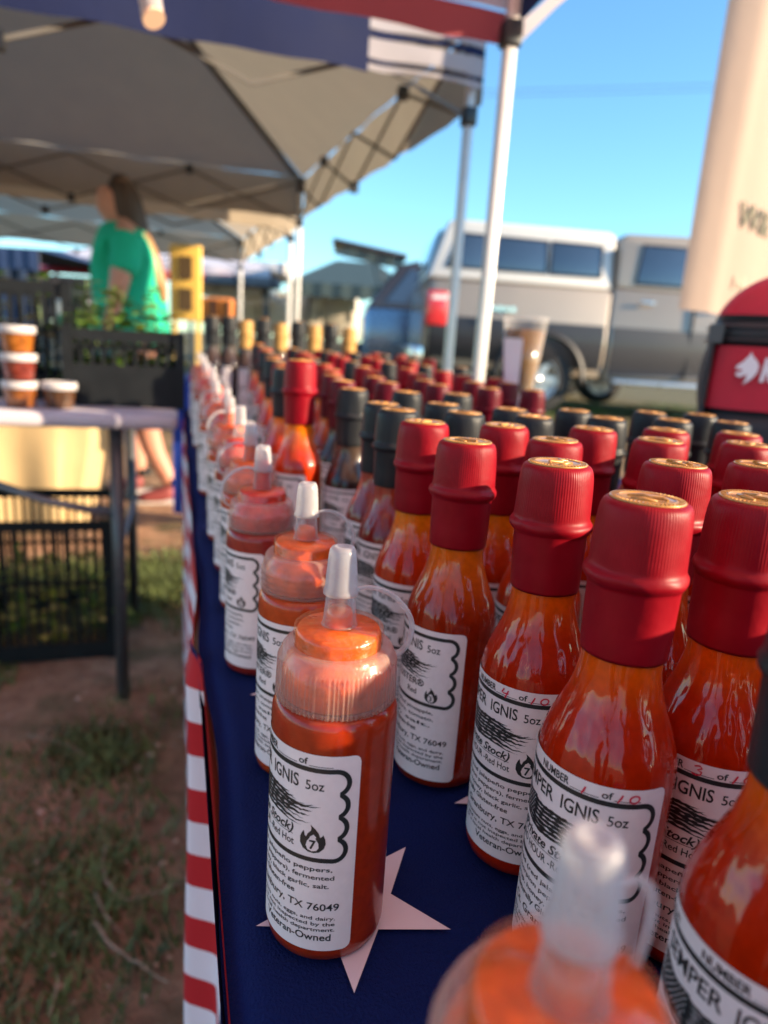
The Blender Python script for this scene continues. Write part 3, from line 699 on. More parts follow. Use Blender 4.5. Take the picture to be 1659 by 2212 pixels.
for ri, (y, xs_, cap, sc_) in enumerate(ROWS):
    for ci, x in enumerate(xs_):
        kind = 'cluster'
        rowname = ORD[ri] if ri < 3 else ORD[ri]
        woozy(x + rb_.uniform(-.002, .002), y + rb_.uniform(-.003, .003), sc_, cap, '%s sauce bottle, %s from left in the %s full row' % (CN[cap], ORD[ci + (1 if ri == 0 else 0)], rowname), kind, turn=rb_.uniform(-12, 12))
# unseen bottles added right of the picture to shade the near bottles
for x, y in [(.28 + .055 * i, y + .004 * i) for y in (.02, .08, .135) for i in range(5)] + [(.205, -.02), (.258, -.05), (.232, -.085), (.18, -.065), (.150, .028)]:
    woozy(x, y, 's_red', 'cap_red', 'unseen red capped sauce bottle added right of the picture for its shadow', 'cluster', turn=rb_.uniform(-12, 12), group='unseen bottles added right of the picture for their shadows')
# left column beyond the tall one
woozy(.112, .640, 's_orange', 'cap_red', 'tallest red capped orange sauce bottle at the head of the left column', 'cluster', hscale=1.12)
for i, y in enumerate([.78, .88, .99, 1.10, 1.22, 1.34, 1.47, 1.60]):
    cap = ['cap_black', 'cap_red', 'cap_black', 'cap_red_shaded', 'cap_black', 'cap_red', 'cap_black', 'cap_red'][i]
    woozy(.118 + .004 * (i % 2) + .008 * i, y, ['s_orange', 's_brick'][i % 2], cap, '%s sauce bottle, %s behind the tallest in the left column' % (CN[cap], ORD[i]), 'cluster', turn=rb_.uniform(-20, 20), hscale=1.04)
for i in range(9):
    cap = ['cap_black', 'cap_black', 'cap_gold', 'cap_black', 'cap_gold', 'cap_black', 'cap_gold', 'cap_black', 'cap_gold'][i]
    p = aty(458 + i * 37, 698, 1.84)
    woozy(p.x, 1.84, 's_dark', cap, 'tall %s bottle, %s from left in the last row' % (CN[cap], ORD[i]), 'cluster', group='tall bottles in the last row', hscale=1.37 if cap == 'cap_black' else 1.33, name='tall_sauce_bottle', wscale=1.3)

# ------------------------------------------------------------------ plastic squeeze bottle
KQ = 1.071
def kq(p): return [(r * KQ, z) for r, z in p]
QP = [(.0, .002), (.015, .0016), (.0182, .0), (.0203, .0018), (.0211, .0052), (.0211, .0075)] + [(.0211, z) for z in (.03, .06, .086)] + smooth_prof([(.0211, .0885), (.0208, .0915), (.0198, .0938), (.0186, .0948), (.0176, .0950)], 3) + [(.0168, .0955), (.0160, .100)]
QP = kq(QP)
QB = {k: MB().lathe(QP, 48, cap=False).mesh('bottle_body', MAT[k]) for k in ('q_brick', 'q_orange', 'q_wine')}
def ribs(a, j): return 1 + (.013 if 1 <= j <= 4 else 0) * (1 if math.sin(a * 84) > 0 else -1)
col = MB(); col.lathe(kq([(.0172, .0957), (.0200, .0955), (.0199, .0970), (.0197, .1040), (.0195, .1090), (.0193, .1098), (.0189, .1103), (.0184, .1122), (.0176, .1134), (.0160, .1138), (.0146, .1138)]), 336, cap=False, mod=ribs)
COLLAR = col.mesh('screw_collar', MAT['plastic'])
col2 = MB(); pr = [(.0172, .0957), (.0200, .0955)]
for i in range(4): z = .0965 + i * .0027; pr += [(.0200, z), (.0203, z + .0008), (.0196, z + .0016)]
col2.lathe(kq(pr + [(.0193, .1085), (.0189, .1100), (.0184, .1120), (.0176, .1134), (.0160, .1138), (.0146, .1138)]), 64, cap=False)
COLLAR2 = col2.mesh('screw_collar', MAT['plastic'])
PLUG = MB().lathe(kq([(.0147, .1134), (.0148, .1185), (.0146, .1200), (.0138, .1206), (.0, .1207)]), 48, cap=False).mesh('plug', MAT['plug'])
FILL = {k: MB().lathe(kq([(.0, .0962), (.0184, .0968), (.0182, .1050), (.0172, .1078), (.0152, .1100), (.0142, .1120), (.0141, .1175), (.0134, .1192), (.0, .1195)]), 40, cap=False).mesh('sauce_in_cap', MAT[k]) for k in ('fill_orange', 'fill_red')}
NOZ = MB().lathe(kq([(.0060, .1205), (.0056, .1214), (.0054, .1225), (.0044, .1345), (.0036, .146)]), 32, cap=False).mesh('nozzle', MAT['nozzle'])
NFILL = MB().lathe(kq([(.0, .1202), (.0046, .1203), (.0043, .1245), (.0036, .1262), (.0, .1265)]), 20, cap=False).mesh('sauce_in_nozzle', MAT['fill_orange'])
NFILL2 = MB().lathe(kq([(.0, .1202), (.0048, .1203), (.0040, .1335), (.0034, .1380), (.0, .1382)]), 20, cap=False).mesh('sauce_in_nozzle', MAT['fill_orange'])
NFILL3 = MB().lathe(kq([(.0, .1202), (.0048, .1203), (.0040, .1335), (.0034, .1380), (.0, .1382)]), 20, cap=False).mesh('sauce_in_nozzle', MAT['fill_red'])
TIP = MB().lathe(kq([(.0050, .1318), (.0057, .1315), (.0057, .1328), (.0052, .1338), (.0050, .1385), (.0045, .1450), (.0042, .1468), (.0036, .1478), (.0022, .1481), (.0018, .1476), (.0, .1475)]), 32, cap=False).mesh('tip_cap', MAT['tip'])
sp_ = []
for i in range(25):
    f = i / 24; a = R(95 - 232 * f)
    sp_.append((.0052 + .0148 * sstep(0, 1, f) + .0098 * math.sin(math.pi * f) ** .9, 0, .1328 - .0225 * f + .0085 * math.sin(math.pi * min(1, f * 1.25)) * (1 - f)))
sp_ = [(.0050, 0, .1328), (.0085, 0, .1336), (.0125, 0, .1330), (.0170, 0, .1308), (.0205, 0, .1275), (.0232, 0, .1235), (.0243, 0, .1195), (.0240, 0, .1155), (.0226, 0, .1118), (.0208, 0, .1096), (.0192, 0, .1088)]
sp_ = [(a * KQ, 0, b) for a, b in smooth_prof([(p[0], p[2]) for p in sp_], 3)]
STRAP = MB().tube(sp_, .00068, 8, flat=1.7).mesh('tether', MAT['tip'])
def squeeze(x, y, body, fill, nf, label, kind='cluster', strap=10.0, turn=0.0, ribbed=True, h=1.0):
    o = empty('squeeze_bottle', (x, y, T + rise(y) + .0008))
    link('bottle_body', QB[body], o)
    lb = link('label', LM['q', 'paper'], o); lb.rotation_euler.z = R(-185 + turn)
    link('lettering', LM['q', kind, 'ink'], lb); tag(link('knockout', LM['q', kind, 'wht'], lb), kind='stuff'); link('heat_digit', LM['q', kind, 'top'], lb)
    c = link('screw_collar', COLLAR if ribbed else COLLAR2, o); link('plug', PLUG, c); link('sauce_in_cap', FILL[fill], c)
    n = link('nozzle', NOZ, o)
    if nf: link('sauce_in_nozzle', nf, n)
    link('tip_cap', TIP, n)
    st = link('tether', STRAP, n); st.rotation_euler.z = R(strap)
    o.scale = (1, 1, 1.024 * h); tag(o, label, 'bottle', 'plastic squeeze bottles along the left edge'); return o
squeeze(.058, .072, 'q_orange', 'fill_orange', NFILL, 'blurred orange squeeze bottle nearest the camera at the bottom', 'number', strap=25)
squeeze(.0540, .2165, 'q_brick', 'fill_orange', NFILL, 'sharp squeeze bottle with brick red sauce and clear nozzle standing on a star', 'number', strap=-8, turn=13)
squeeze(.061, .322, 'q_orange', 'fill_orange', NFILL, 'orange squeeze bottle just behind the sharp one', 'cluster', strap=10, ribbed=False)
squeeze(.053, .437, 'q_wine', 'fill_red', NFILL3, 'dark red squeeze bottle with red nozzle, third from the sharp one back', 'cluster', strap=175, ribbed=False)
squeeze(.056, .545, 'q_orange', 'fill_orange', NFILL2, 'orange squeeze bottle with orange filled nozzle behind the dark red one', 'cluster', strap=190, ribbed=False)
squeeze(.056, .640, 'q_wine', 'fill_red', None, 'dark squeeze bottle with pale empty nozzle behind the orange nozzle', 'cluster', strap=30, ribbed=False, h=1.03)
for i, y in enumerate([.74, .84, .95, 1.06, 1.18, 1.30, 1.43, 1.57, 1.70]):
    squeeze(.054 + .004 * math.sin(i * 2), y, ['q_orange', 'q_brick', 'q_orange', 'q_wine'][i % 4], ['fill_orange', 'fill_red'][i % 2], [NFILL2, NFILL3, None][i % 3],
            'blurred squeeze bottle on the far left edge, %s behind the pale nozzle' % ORD[i], 'cluster', strap=rb_.uniform(0, 360), turn=rb_.uniform(-8, 8), ribbed=False, h=1.02)
# ------------------------------------------------------------------ things standing on the right side of the sauce table
M_bagk = mat('black nylon', (0.014, 0.016, 0.020), 0.55, vary=0.2, scale=40, bump=0.0008, bscale=400)
M_bagr = mat('red nylon', (0.50, 0.008, 0.030), 0.6, vary=0.08, scale=40, bump=0.0008, bscale=400)
M_mesh = mat('charcoal mesh pocket', (0.055, 0.055, 0.055), 0.7, vary=0.3, scale=300)
M_logo = mat('white print', (0.80, 0.76, 0.78), 0.5, vary=0.04)
bp_ = aty(1745, 900, .70)
bag = empty('backpack', (bp_.x, .70, T + .001), R(-36))
def sq(wd, dp, a, e=4.5):
    c, s = math.cos(a), math.sin(a); r = 1 / ((abs(c) ** e + abs(s) ** e) ** (1 / e)); return wd / 2 * r * c, dp / 2 * r * s
def bagshape(z): # half sizes by height
    w_ = .250 + .012 * math.sin(z * 9); d_ = .150
    if z > .262: f = (z - .262) / .075; k = math.sqrt(max(0, 1 - f * f)); w_ *= .30 + .70 * k; d_ *= .30 + .70 * k
    if z < .02: w_ -= .02 * (1 - z / .02); d_ -= .02 * (1 - z / .02)
    return w_, d_
def bagpart(name, z0, z1, m, puff=0.0, n=8):
    b = MB(); vs = []; seg = 56
    zs = [z0 + (z1 - z0) * i / n for i in range(n + 1)]
    for i, z in enumerate(zs):
        w_, d_ = bagshape(z); k = puff * math.sin(math.pi * i / n)
        for q in range(seg):
            x, y = sq(w_ + k, d_ + k, 2 * math.pi * q / seg); vs.append((x, y, z))
    fs_ = [(i * seg + q, i * seg + (q + 1) % seg, (i + 1) * seg + (q + 1) % seg, (i + 1) * seg + q) for i in range(n) for q in range(seg)]
    fs_ += [tuple(range(n * seg, (n + 1) * seg)), tuple(reversed(range(seg)))]
    return b.add(vs, fs_, True).build(name, m, bag)
bagpart('lower_body', 0, .166, M_bagk, .006); bagpart('middle_body', .1662, .244, M_bagk, .004); zb = bagpart('zip_band', .2442, .276, M_bagk, .010)
bagpart('top_flap', .2762, .3355, M_bagk, .004, 14)
def patch(name, z0, z1, a0, a1, m, out):
    def f(u, v):
        z = z0 + (z1 - z0) * v; w_, d_ = bagshape(z); x, y = sq(w_ + out, d_ + out, R(a0 + (a1 - a0) * u)); return (x, y, z + (.002 if z1 > .3 else 0))
    MB().grid(f, 40, 12).build(name, m, bag)
patch('front_panel', .168, .2445, -158, -22, M_bagr, .010); patch('top_panel', .280, .333, -165, -15, M_bagr, .007)
b = MB(); 
for z in (.252, .268):
    pts = []
    for q in range(57):
        w_, d_ = bagshape(z); x, y = sq(w_ + .012, d_ + .012, 2 * math.pi * q / 56); pts.append((x, y, z))
    b.tube(pts, .0016, 5, cap=False)
b.build('zipper', mat('black zip', (.03, .03, .035), .3), zb)
pts = [(.09 * math.cos(R(a)), -.06 * 0 - .035, .276 + .066 * math.sin(R(a))) for a in range(10, 171, 8)]
b = MB(); b.tube([(x, y - .012, z) for x, y, z in pts], .0045, 6); b.build('piping', M_bagk, bag)
# mesh pocket and strap on the left flank
b = MB(); b.grid(lambda u, v: (-.131 - .010 * math.sin(math.pi * u) * math.sin(math.pi * v), -.062 + .075 * u, .150 + .110 * v), 10, 8); b.build('mesh_pocket', M_mesh, bag)
b = MB(); b.tube([(-.128, -.066, .262), (-.134, -.070, .245), (-.136, -.070, .20), (-.134, -.068, .15), (-.128, -.066, .10)], .003, 8, flat=.5); st_ = b.build('strap', M_bagk, bag)
MB().box((-.133, -.070, .258), (.016, .010, .022)).build('buckle', mat('grey buckle', (.06, .06, .065), .3), st_)
lg = Print()
lg.poly([(0, 14), (3, 20), (7, 23), (10, 27), (14, 33), (16, 38), (19, 32), (24, 27), (28, 20), (27, 10), (22, 2), (16, -4), (12, -7), (15, 2), (15, 8), (12, 5), (6, 3), (1, 6), (3, 9), (8, 10), (9, 13), (5, 14)])
lg.poly([(31, -2), (36, -2), (38, 12), (42, -2), (48, -2), (42, 15), (49, 31), (43, 31), (39, 18), (39, 31), (34, 31)])
b = MB(); b.v = [((-106 + x * .92) / 1000, -.0835, .2055 + y / 1000 * .86) for x, y in lg.v]; b.f = lg.f; b.sm = [False] * len(b.f); b.build('animal_head_emblem', M_logo, bag)
tag(bag, 'red and black backpack with white animal head emblem at right edge', 'backpack')

M_beer = mat('amber beer', (0.17, 0.080, 0.008), 0.15, vary=0.1, scale=30, sss=0.5, sssr=0.02, coat=0.8)
M_cup = frosted('clear cup plastic', (0.80, 0.76, 0.70), 0.92, 0.15, 0.2, .6)
cp_ = aty(1118, 860, 1.30); zc = T + rise(1.3)
jar = empty('sauce_jar', (cp_.x + .008, 1.30, zc + .001))
MB().lathe([(0, 0), (.022, 0), (.0265, .004), (.027, .02), (.027, .085), (.024, .095), (.024, .1)], 32, cap=False).build('jar_body', mat('yellow mustard sauce', (.80, .45, .01), .25, vary=.06, coat=.8, sss=.3), jar)
MB().lathe([(.0285, .096), (.029, .1), (.029, .121), (.0275, .124), (0, .124)], 32, cap=False).build('lid', mat('white jar lid', (.74, .70, .68), .4), jar)
tag(jar, 'yellow sauce jar with white lid under the beer cup', 'jar')
cup = empty('beer_cup', (cp_.x, 1.30, zc + .126))
MB().lathe([(0, 0), (.028, 0), (.0295, .003), (.0440, .148), (.0455, .150), (.0455, .154), (.0425, .153)], 40, cap=False).build('cup_wall', M_cup, cup)
MB().lathe([(0, .003), (.0275, .003), (.0415, .128), (0, .128)], 36, cap=False).build('beer', M_beer, cup)
b = MB(); b.grid(lambda u, v: ((.0315 + .0105 * v + .001) * math.cos(R(170 + 70 * u)), (.0315 + .0105 * v + .001) * math.sin(R(170 + 70 * u)), .015 + .095 * v), 10, 3); b.build('sticker', M_logo, cup)
tag(cup, 'clear plastic cup of amber beer standing on a jar before the truck wheel', 'cup')

# ------------------------------------------------------------------ banner at the right
M_ban = fabric('cream banner cloth', (0.48, 0.35, 0.275), 0.25, vary=.04, scale=3)
hd = 2.35; A0 = atd(1492, 668, hd); A1 = atd(1568, -60, hd)
RH = Vector((FH.y, -FH.x)); BA = R(34); BD = RH * math.cos(BA) + FH * math.sin(BA); BN = FH * math.cos(BA) - RH * math.sin(BA)
ban = empty('hanging_banner', (A0.x, A0.y, 0))
WB = 0.95
def bfn(u, v):
    s_ = WB * u; z = A0.z + (2.35 - A0.z) * v - .03 * u * (1 - v)
    curl = .045 * math.exp(-s_ / .045) - .010 * math.exp(-((s_ - .11) / .045) ** 2) + .005 * math.sin(s_ * 17 + v * 2)
    sk = .012 * v
    return (BD.x * (s_ + sk) + BN.x * curl, BD.y * (s_ + sk) + BN.y * curl, z)
b = MB(); b.grid(bfn, 70, 12); b.build('cloth', M_ban, ban)
def on_banner(px, py):
    r = ray(px, py); t_ = (A0.x * BN.x + A0.y * BN.y) / (r.x * BN.x + r.y * BN.y)
    p = r * t_; return (Vector((p.x, p.y)) - Vector((A0.x, A0.y))).dot(BD), p.z + CAMZ
def btext(body, px, py, capm, wdt, m, bold=0, shear=0):
    pr_ = Print(); pr_.text(body, 0, 0, capm, wdt, bold=bold, shear=shear); s0, z0 = on_banner(px, py)
    q = MB()
    for x, y in pr_.v:
        s_ = s0 + x; curl = .045 * math.exp(-s_ / .045) - .010 * math.exp(-((s_ - .11) / .045) ** 2) + .005 * math.sin(s_ * 17 + .7) - .008
        q.v.append((BD.x * s_ + BN.x * curl, BD.y * s_ + BN.y * curl, z0 + y - .06 * x))
    q.f = pr_.f; q.sm = [False] * len(q.f); q.build('lettering', m, ban)
btext('W&', 1590, 487, .078, .20, mat('olive print', (.055, .050, .018), .7), bold=.01, shear=.12)
btext('Heirlo', 1580, 622, .044, .19, mat('faint grey print', (.45, .38, .28), .7), shear=.1)
b = MB(); b.tube([(BD.x * .5 + BN.x * .06, BD.y * .5 + BN.y * .06, 0), (BD.x * .5 + BN.x * .06, BD.y * .5 + BN.y * .06, 2.4)], .014, 10); b.build('pole', M_pole, ban)
b = MB(); b.tube([(-.0, 0, 2.36), (BD.x * WB, BD.y * WB, 2.36)], .010, 8); b.build('crossbar', M_pole, ban)
tag(ban, 'cream cloth banner with dark W& lettering hanging at the right edge', 'banner')

# ------------------------------------------------------------------ neighbour's table on the left
lt_y0, lt_y1 = 1.72, 2.40
zt = aty(200, 893, lt_y0).z; xr_ = aty(384, 893, lt_y0).x
lt = empty('folding_table', (xr_, lt_y0, 0))
M_lt = mat('pale grey table top', (0.50, 0.46, 0.50), 0.5)
link('table_top', bevel(MB().box((-.9, .34, zt - .018), (1.8, .68, .036)).mesh('table_top', M_lt), .012), lt)
lx = aty(266, 1480, 1.78).x - xr_
for x in (lx, -1.6):
    for y in (.06, .60): MB().tube([(x, y, -.02), (x, y, zt - .03)], .016, 10).build('leg', mat('dark table leg', (.10, .10, .105), .4, metal=.5), lt)
p0 = aty(-60, 1028, 1.85); p1 = aty(245, 1112, 1.80)
MB().tube([p0 - lt.location, p0.lerp(p1, .5) - lt.location - Vector((0, 0, .012)), p1 - lt.location], .011, 8).build('brace', M_leg, lt)
MB().tube([(lx, .06, .42), (lx, .60, .42)], .011, 8).build('crossbar', M_leg, lt)
tag(lt, 'pale folding table at left holding crates and food tubs', 'table')

M_crate = mat('black crate plastic', (0.007, 0.009, 0.011), 0.55, vary=0.2, scale=30, spec=.25)
def crate(label, x0, x1, y0, depth, z0, z1, solid=0.45, rz=0.0):
    c = empty('plastic_crate', ((x0 + x1) / 2, y0 + depth / 2, z0), rz); w_ = x1 - x0; h = z1 - z0; t = .008
    link('bottom', MB().box((0, 0, .006), (w_ - .01, depth - .01, .012)).mesh('bottom', M_crate), c)
    for ax, sg, L in ((0, -1, depth), (0, 1, depth), (1, -1, w_), (1, 1, w_)):
        b = MB(); off = (w_ if ax == 0 else depth) / 2 * sg
        def bx(s0, s1, za, zb):
            cc = ((off, (s0 + s1) / 2, (za + zb) / 2) if ax == 0 else ((s0 + s1) / 2, off, (za + zb) / 2))
            dd = ((t, s1 - s0, zb - za) if ax == 0 else (s1 - s0, t, zb - za)); b.box(cc, dd)
        E_ = L / 2 - t * .6
        bx(-E_, E_, 0, h * solid); bx(-E_, E_, h - .028, h)
        n = max(3, int(L / .026))
        for i in range(n + 1):
            s_ = -E_ + 2 * E_ * i / n; bx(s_ - .004, s_ + .004, h * solid, h - .028)
        for k in (1,):
            zz = h * solid + (h - h * solid) * .5; bx(-E_, E_, zz - .005, zz + .005)
        b.build('side', M_crate, c)
    for sx in (-1, 1):
        for sy in (-1, 1): MB().box((sx * w_ / 2, sy * depth / 2, h / 2), (.024, .024, h + .004)).build('corner_post', M_crate, c)
    tag(c, label, 'crate', 'black plastic crates of the neighbouring stall'); return c
ca0, ca1 = aty(-110, 870, 2.0), aty(142, 612, 2.0)
crate('tall black crate behind the stack of tubs', ca0.x, ca1.x, 2.0, .35, zt + .001, ca1.z, .2)
cb0, cb1 = aty(150, 862, 1.88), aty(388, 722, 1.88)
crate('black crate of seedlings at the right end of the left table', cb0.x, cb1.x, 1.88, .36, zt + .001, cb1.z, .55)
cc0, cc1 = aty(-130, 1415, 1.90), aty(222, 1150, 1.90)
crate('black crate on the ground under the left table', cc0.x, cc1.x, 2.02, .42, .012, cc1.z, .12)
# tubs with white lids
M_lid = mat('white tub lid', (0.52, 0.50, 0.50), 0.4)
def tub(px, y, z, colr, label):
    p = aty(px, 850, y); o = empty('food_tub', (p.x, y, z))
    MB().lathe([(0, 0), (.029, 0), (.031, .003), (.037, .046), (.037, .05)], 32, cap=False).build('tub_body', mat('tub content', colr, .25, vary=.5, scale=60, coat=.8, sss=.2), o)
    MB().lathe([(.0385, .044), (.0405, .045), (.0405, .058), (.039, .061), (.034, .061), (.033, .059), (0, .059)], 32, cap=False).build('lid', M_lid, o)
    tag(o, label, 'tub', 'food tubs with white lids on the left table')
for i, (cl_, lb) in enumerate([((.19, .06, .012), 'bottom tub of orange relish in the stack of three'), ((.15, .025, .015), 'middle tub of dark red relish in the stack of three'), ((.27, .085, .010), 'top tub of amber relish in the stack of three')]):
    tub(44, 1.80 + .003 * i, zt + .001 + i * .0625, cl_, lb)
tub(128, 1.81, zt + .001, (.07, .032, .012), 'single tub of brown relish beside the stack of three')
# seedlings
M_leaf = mat('seedling leaf', (0.13, 0.24, 0.03), 0.45, vary=0.35, scale=30, sss=.2, sssr=.01)
M_leaf2 = mat('yellow green leaf', (0.22, 0.28, 0.035), 0.45, vary=0.3, scale=30)
def plant(x, y, z, h, seed, label, group, ml=M_leaf):
    rn = random.Random(seed); o = empty('seedling', (x, y, z)); n = 17
    b = MB(); pts = [Vector((.012 * math.sin(k + seed), .012 * math.cos(k * 1.3 + seed), h * k / 5)) for k in range(6)]; b.tube(pts, [.003 * (1 - k / 8) for k in range(6)], 6); b.build('stem', M_leaf, o)
    b = MB()
    for k in range(n * 2):
        f = .15 + .85 * rn.random(); base = Vector((0, 0, h * f)); a = rn.random() * 6.283; L = rn.uniform(.045, .08) * (1.1 - .4 * f); wd = L * .34; up = rn.uniform(-.1, .6)
        d = Vector((math.cos(a), math.sin(a), up)).normalized(); s_ = d.cross(Vector((0, 0, 1))).normalized(); dr = Vector((0, 0, -.25 * L))
        P = [base, base + d * L * .35 + s_ * wd, base + d * L * .35 - s_ * wd, base + d * L * .75 + s_ * wd * .7 + dr * .5, base + d * L * .75 - s_ * wd * .7 + dr * .5, base + d * L + dr, base + d * L * .35 - Vector((0, 0, .004)), base + d * L * .75 + dr * .5 - Vector((0, 0, .003))]
        b.add(P, [(0, 6, 1), (0, 2, 6), (1, 6, 7, 3), (6, 2, 4, 7), (3, 7, 5), (7, 4, 5)], True)
    b.build('leaves', ml, o); tag(o, label, 'seedling', group)
for i in range(8):
    f = i / 7; x = cb0.x + .03 + (cb1.x - cb0.x - .06) * f
    plant(x, 1.94 + .08 * (i % 3), zt + .02, [.15, .18, .22, .20, .13, .17, .21, .16][i] + (cb1.z - zt) * .35, i, 'green seedling in the table crate, %s from its left end' % ORD[i], 'seedlings in the table crate', [M_leaf, M_leaf2][i % 3 == 1])
for i in range(5):
    plant(cc0.x + .06 + i * .09, 2.05 + .06 * (i % 2), .03, .30, 30 + i, 'leafy seedling in the ground crate, %s from its left end' % ORD[i], 'seedlings in the ground crate', [M_leaf2, M_leaf][i % 2])
for i in range(3):
    plant(ca0.x + .10 + i * .11, 2.12, zt + .02, .30, 50 + i, 'seedling inside the tall crate behind the tubs, %s from left' % ORD[i], 'seedlings in the tall crate')

# covered table behind
dt_y = 3.0; d0 = aty(-500, 900, dt_y); d1 = aty(203, 905, dt_y); zb_ = aty(150, 1140, dt_y).z
dt = empty('draped_table', ((d0.x + d1.x) / 2, dt_y + .35, 0)); wdt = d1.x - d0.x; ztop = .74
M_cream = fabric('cream table drape', (0.66, 0.47, 0.24), .2)
def drape(u, v):
    per = 2 * (wdt + .7); s_ = u * per
    a = s_
    if a < wdt: x, y, nx, ny_ = -wdt / 2 + a, -.35, 0, -1
    elif a < wdt + .7: x, y, nx, ny_ = wdt / 2, -.35 + a - wdt, 1, 0
    elif a < 2 * wdt + .7: x, y, nx, ny_ = wdt / 2 - (a - wdt - .7), .35, 0, 1
    else: x, y, nx, ny_ = -wdt / 2, .35 - (a - 2 * wdt - .7), -1, 0
    k = .03 * v * math.sin(s_ * 22) + .02 * v
    return (x + nx * k - (.10 * v * v if x > wdt * .4 else 0), y + ny_ * k, ztop + (max(zb_, .03) - ztop) * v)
b = MB(); b.grid(drape, 160, 8); b.build('drape_skirt', M_cream, dt)
link('drape_top', bevel(MB().box((0, 0, ztop - .008), (wdt + .004, .704, .02)).mesh('drape_top', M_cream), .006), dt)
tag(dt, 'table under a cream drape behind the left table', 'table')
b = MB(); p = aty(388, 980, 3.3)
bt = empty('draped_table', (p.x, 3.3, 0)); M_bcl = fabric('royal blue drape', (.008, .045, .36), .2)
b.grid(lambda u, v: (-.03 + .5 * u + .012 * v * math.sin(u * 40), .012 * v * math.cos(u * 33), .74 - .62 * v), 40, 6); b.build('front_drape', M_bcl, bt)
link('drape_top', bevel(MB().box((.22, .30, .735), (.5, .6, .02)).mesh('drape_top', M_bcl), .005), bt); MB().box((.45, .5, .36), (.03, .03, .72)).build('leg', M_leg, bt)
tag(bt, 'table under a royal blue drape beyond the sauce table', 'table')

# ------------------------------------------------------------------ the person in green
def skin_mesh(name, joints, edges, m, parent, sub=2, root=0):
    me = bpy.data.meshes.new(name); me.from_pydata([j[0] for j in joints], edges, []); me.update()
    ob = bpy.data.objects.new(name, me); C.objects.link(ob)
    sk = ob.modifiers.new('s', 'SKIN'); sk.use_smooth_shade = True
    for v, j in zip(me.skin_vertices[0].data, joints):
        v.radius = j[1] if isinstance(j[1], tuple) else (j[1], j[1])
    me.skin_vertices[0].data[root].use_root = True
    sb = ob.modifiers.new('b', 'SUBSURF'); sb.levels = sub; sb.render_levels = sub
    bpy.context.view_layer.update()
    ev = ob.evaluated_get(bpy.context.evaluated_depsgraph_get()); nm = bpy.data.meshes.new_from_object(ev)
    bpy.data.objects.remove(ob); nm.materials.clear(); nm.materials.append(m)
    for p in nm.polygons: p.use_smooth = True
    return link(name, nm, parent)
M_skin = mat('skin', (0.56, 0.27, 0.19), 0.5, vary=0.06, scale=20, sss=.25, sssr=.02)
M_tee = fabric('green tee', (0.006, 0.52, 0.31), .1, vary=.06)
M_short = fabric('dark blue shorts', (0.05, 0.07, 0.13), .05)
M_hair = mat('brown hair', (0.055, 0.030, 0.018), 0.45, vary=.35, scale=60, stretch=(1, 1, .15))
M_hair2 = mat('blond hair ends', (0.34, 0.19, 0.08), 0.45, vary=.35, scale=60, stretch=(1, 1, .15))
YP = 3.95
pr0 = aty(330, 1070, YP); per = empty('person', (pr0.x, YP, gz(0, YP)))
def J(px, py, dy=0.0):
    p = aty(px, py, YP + dy); return p - per.location
hip = J(300, 745); ZK = 1.0
body = [(hip, .15), (J(292, 640), (.16, .14)), (J(278, 540), (.15, .13)), (J(262, 500), .062), (J(256, 478), .052),   # 0-4 pelvis..neck
        (J(236, 456), (.056, .056)), (J(240, 428), (.084, .080)), (J(250, 408), .074),                                    # 5-7 head
        (J(272, 505, -.19), .062), (J(262, 585, -.25), .056), (J(252, 640, -.24), .046), (J(240, 690, -.20), .030),       # near arm 8-11
        (J(250, 505, .19), .060), (J(225, 600, .24), .052), (J(205, 670, .20), .040), (J(198, 700, .18), .028),           # far arm 12-15
        (J(300, 790, -.09), .095), (J(312, 900, -.10), .075), (J(330, 970, -.10), .060), (J(372, 1050, -.10), .040),      # near leg 16-19
        (J(285, 790, .10), .095), (J(288, 900, .11), .075), (J(292, 965, .11), .058), (J(302, 1030, .11), .040)]          # far leg 20-23
ed = [(0, 1), (1, 2), (2, 3), (3, 4), (4, 5), (5, 6), (6, 7), (3, 8), (8, 9), (9, 10), (10, 11), (3, 12), (12, 13), (13, 14), (14, 15), (0, 16), (16, 17), (17, 18), (18, 19), (0, 20), (20, 21), (21, 22), (22, 23)]
# nose, chin and fingers grow out of the same body
body += [(J(208, 438), .014), (J(222, 468), .026)]; ed += [(5, 24), (5, 25)]
n0 = len(body)
for k, (dx, dz) in enumerate(((-8, 10), (-5, 16), (-1, 18), (3, 16))):
    body += [(J(236 + dx * .6, 700 + dz * .5, -.20), .012), (J(234 + dx, 702 + dz, -.20), .009)]; ed += [(11, n0 + 2 * k), (n0 + 2 * k, n0 + 2 * k + 1)]
body += [(J(226, 700, -.21), .012), (J(222, 708, -.21), .010)]; ed += [(11, n0 + 8), (n0 + 8, n0 + 9)]
skin_mesh('body', body, ed, M_skin, per)
tee = [(J(296, 775), (.20, .20)), (J(290, 700), (.21, .20)), (J(274, 610), (.225, .20)), (J(268, 548), (.195, .17)), (J(264, 508), (.115, .125)), (J(259, 488), (.082, .088)),
       (J(276, 512, -.20), .088), (J(268, 598, -.258), .082), (J(252, 512, .20), .085), (J(234, 598, .245), .08)]
skin_mesh('tee_shirt', tee, [(0, 1), (1, 2), (2, 3), (3, 4), (4, 5), (3, 6), (6, 7), (3, 8), (8, 9)], M_tee, per)
sh = [(J(304, 760), .185), (J(306, 820, -.10), .125), (J(312, 885, -.105), .105), (J(292, 820, .10), .125), (J(290, 885, .11), .105)]
skin_mesh('shorts', sh, [(0, 1), (1, 2), (0, 3), (3, 4)], M_short, per)
hr = [(J(232, 396), .046), (J(254, 400), .092), (J(268, 428), .092), (J(280, 468), .088), (J(296, 515), .078), (J(320, 565), .058)]
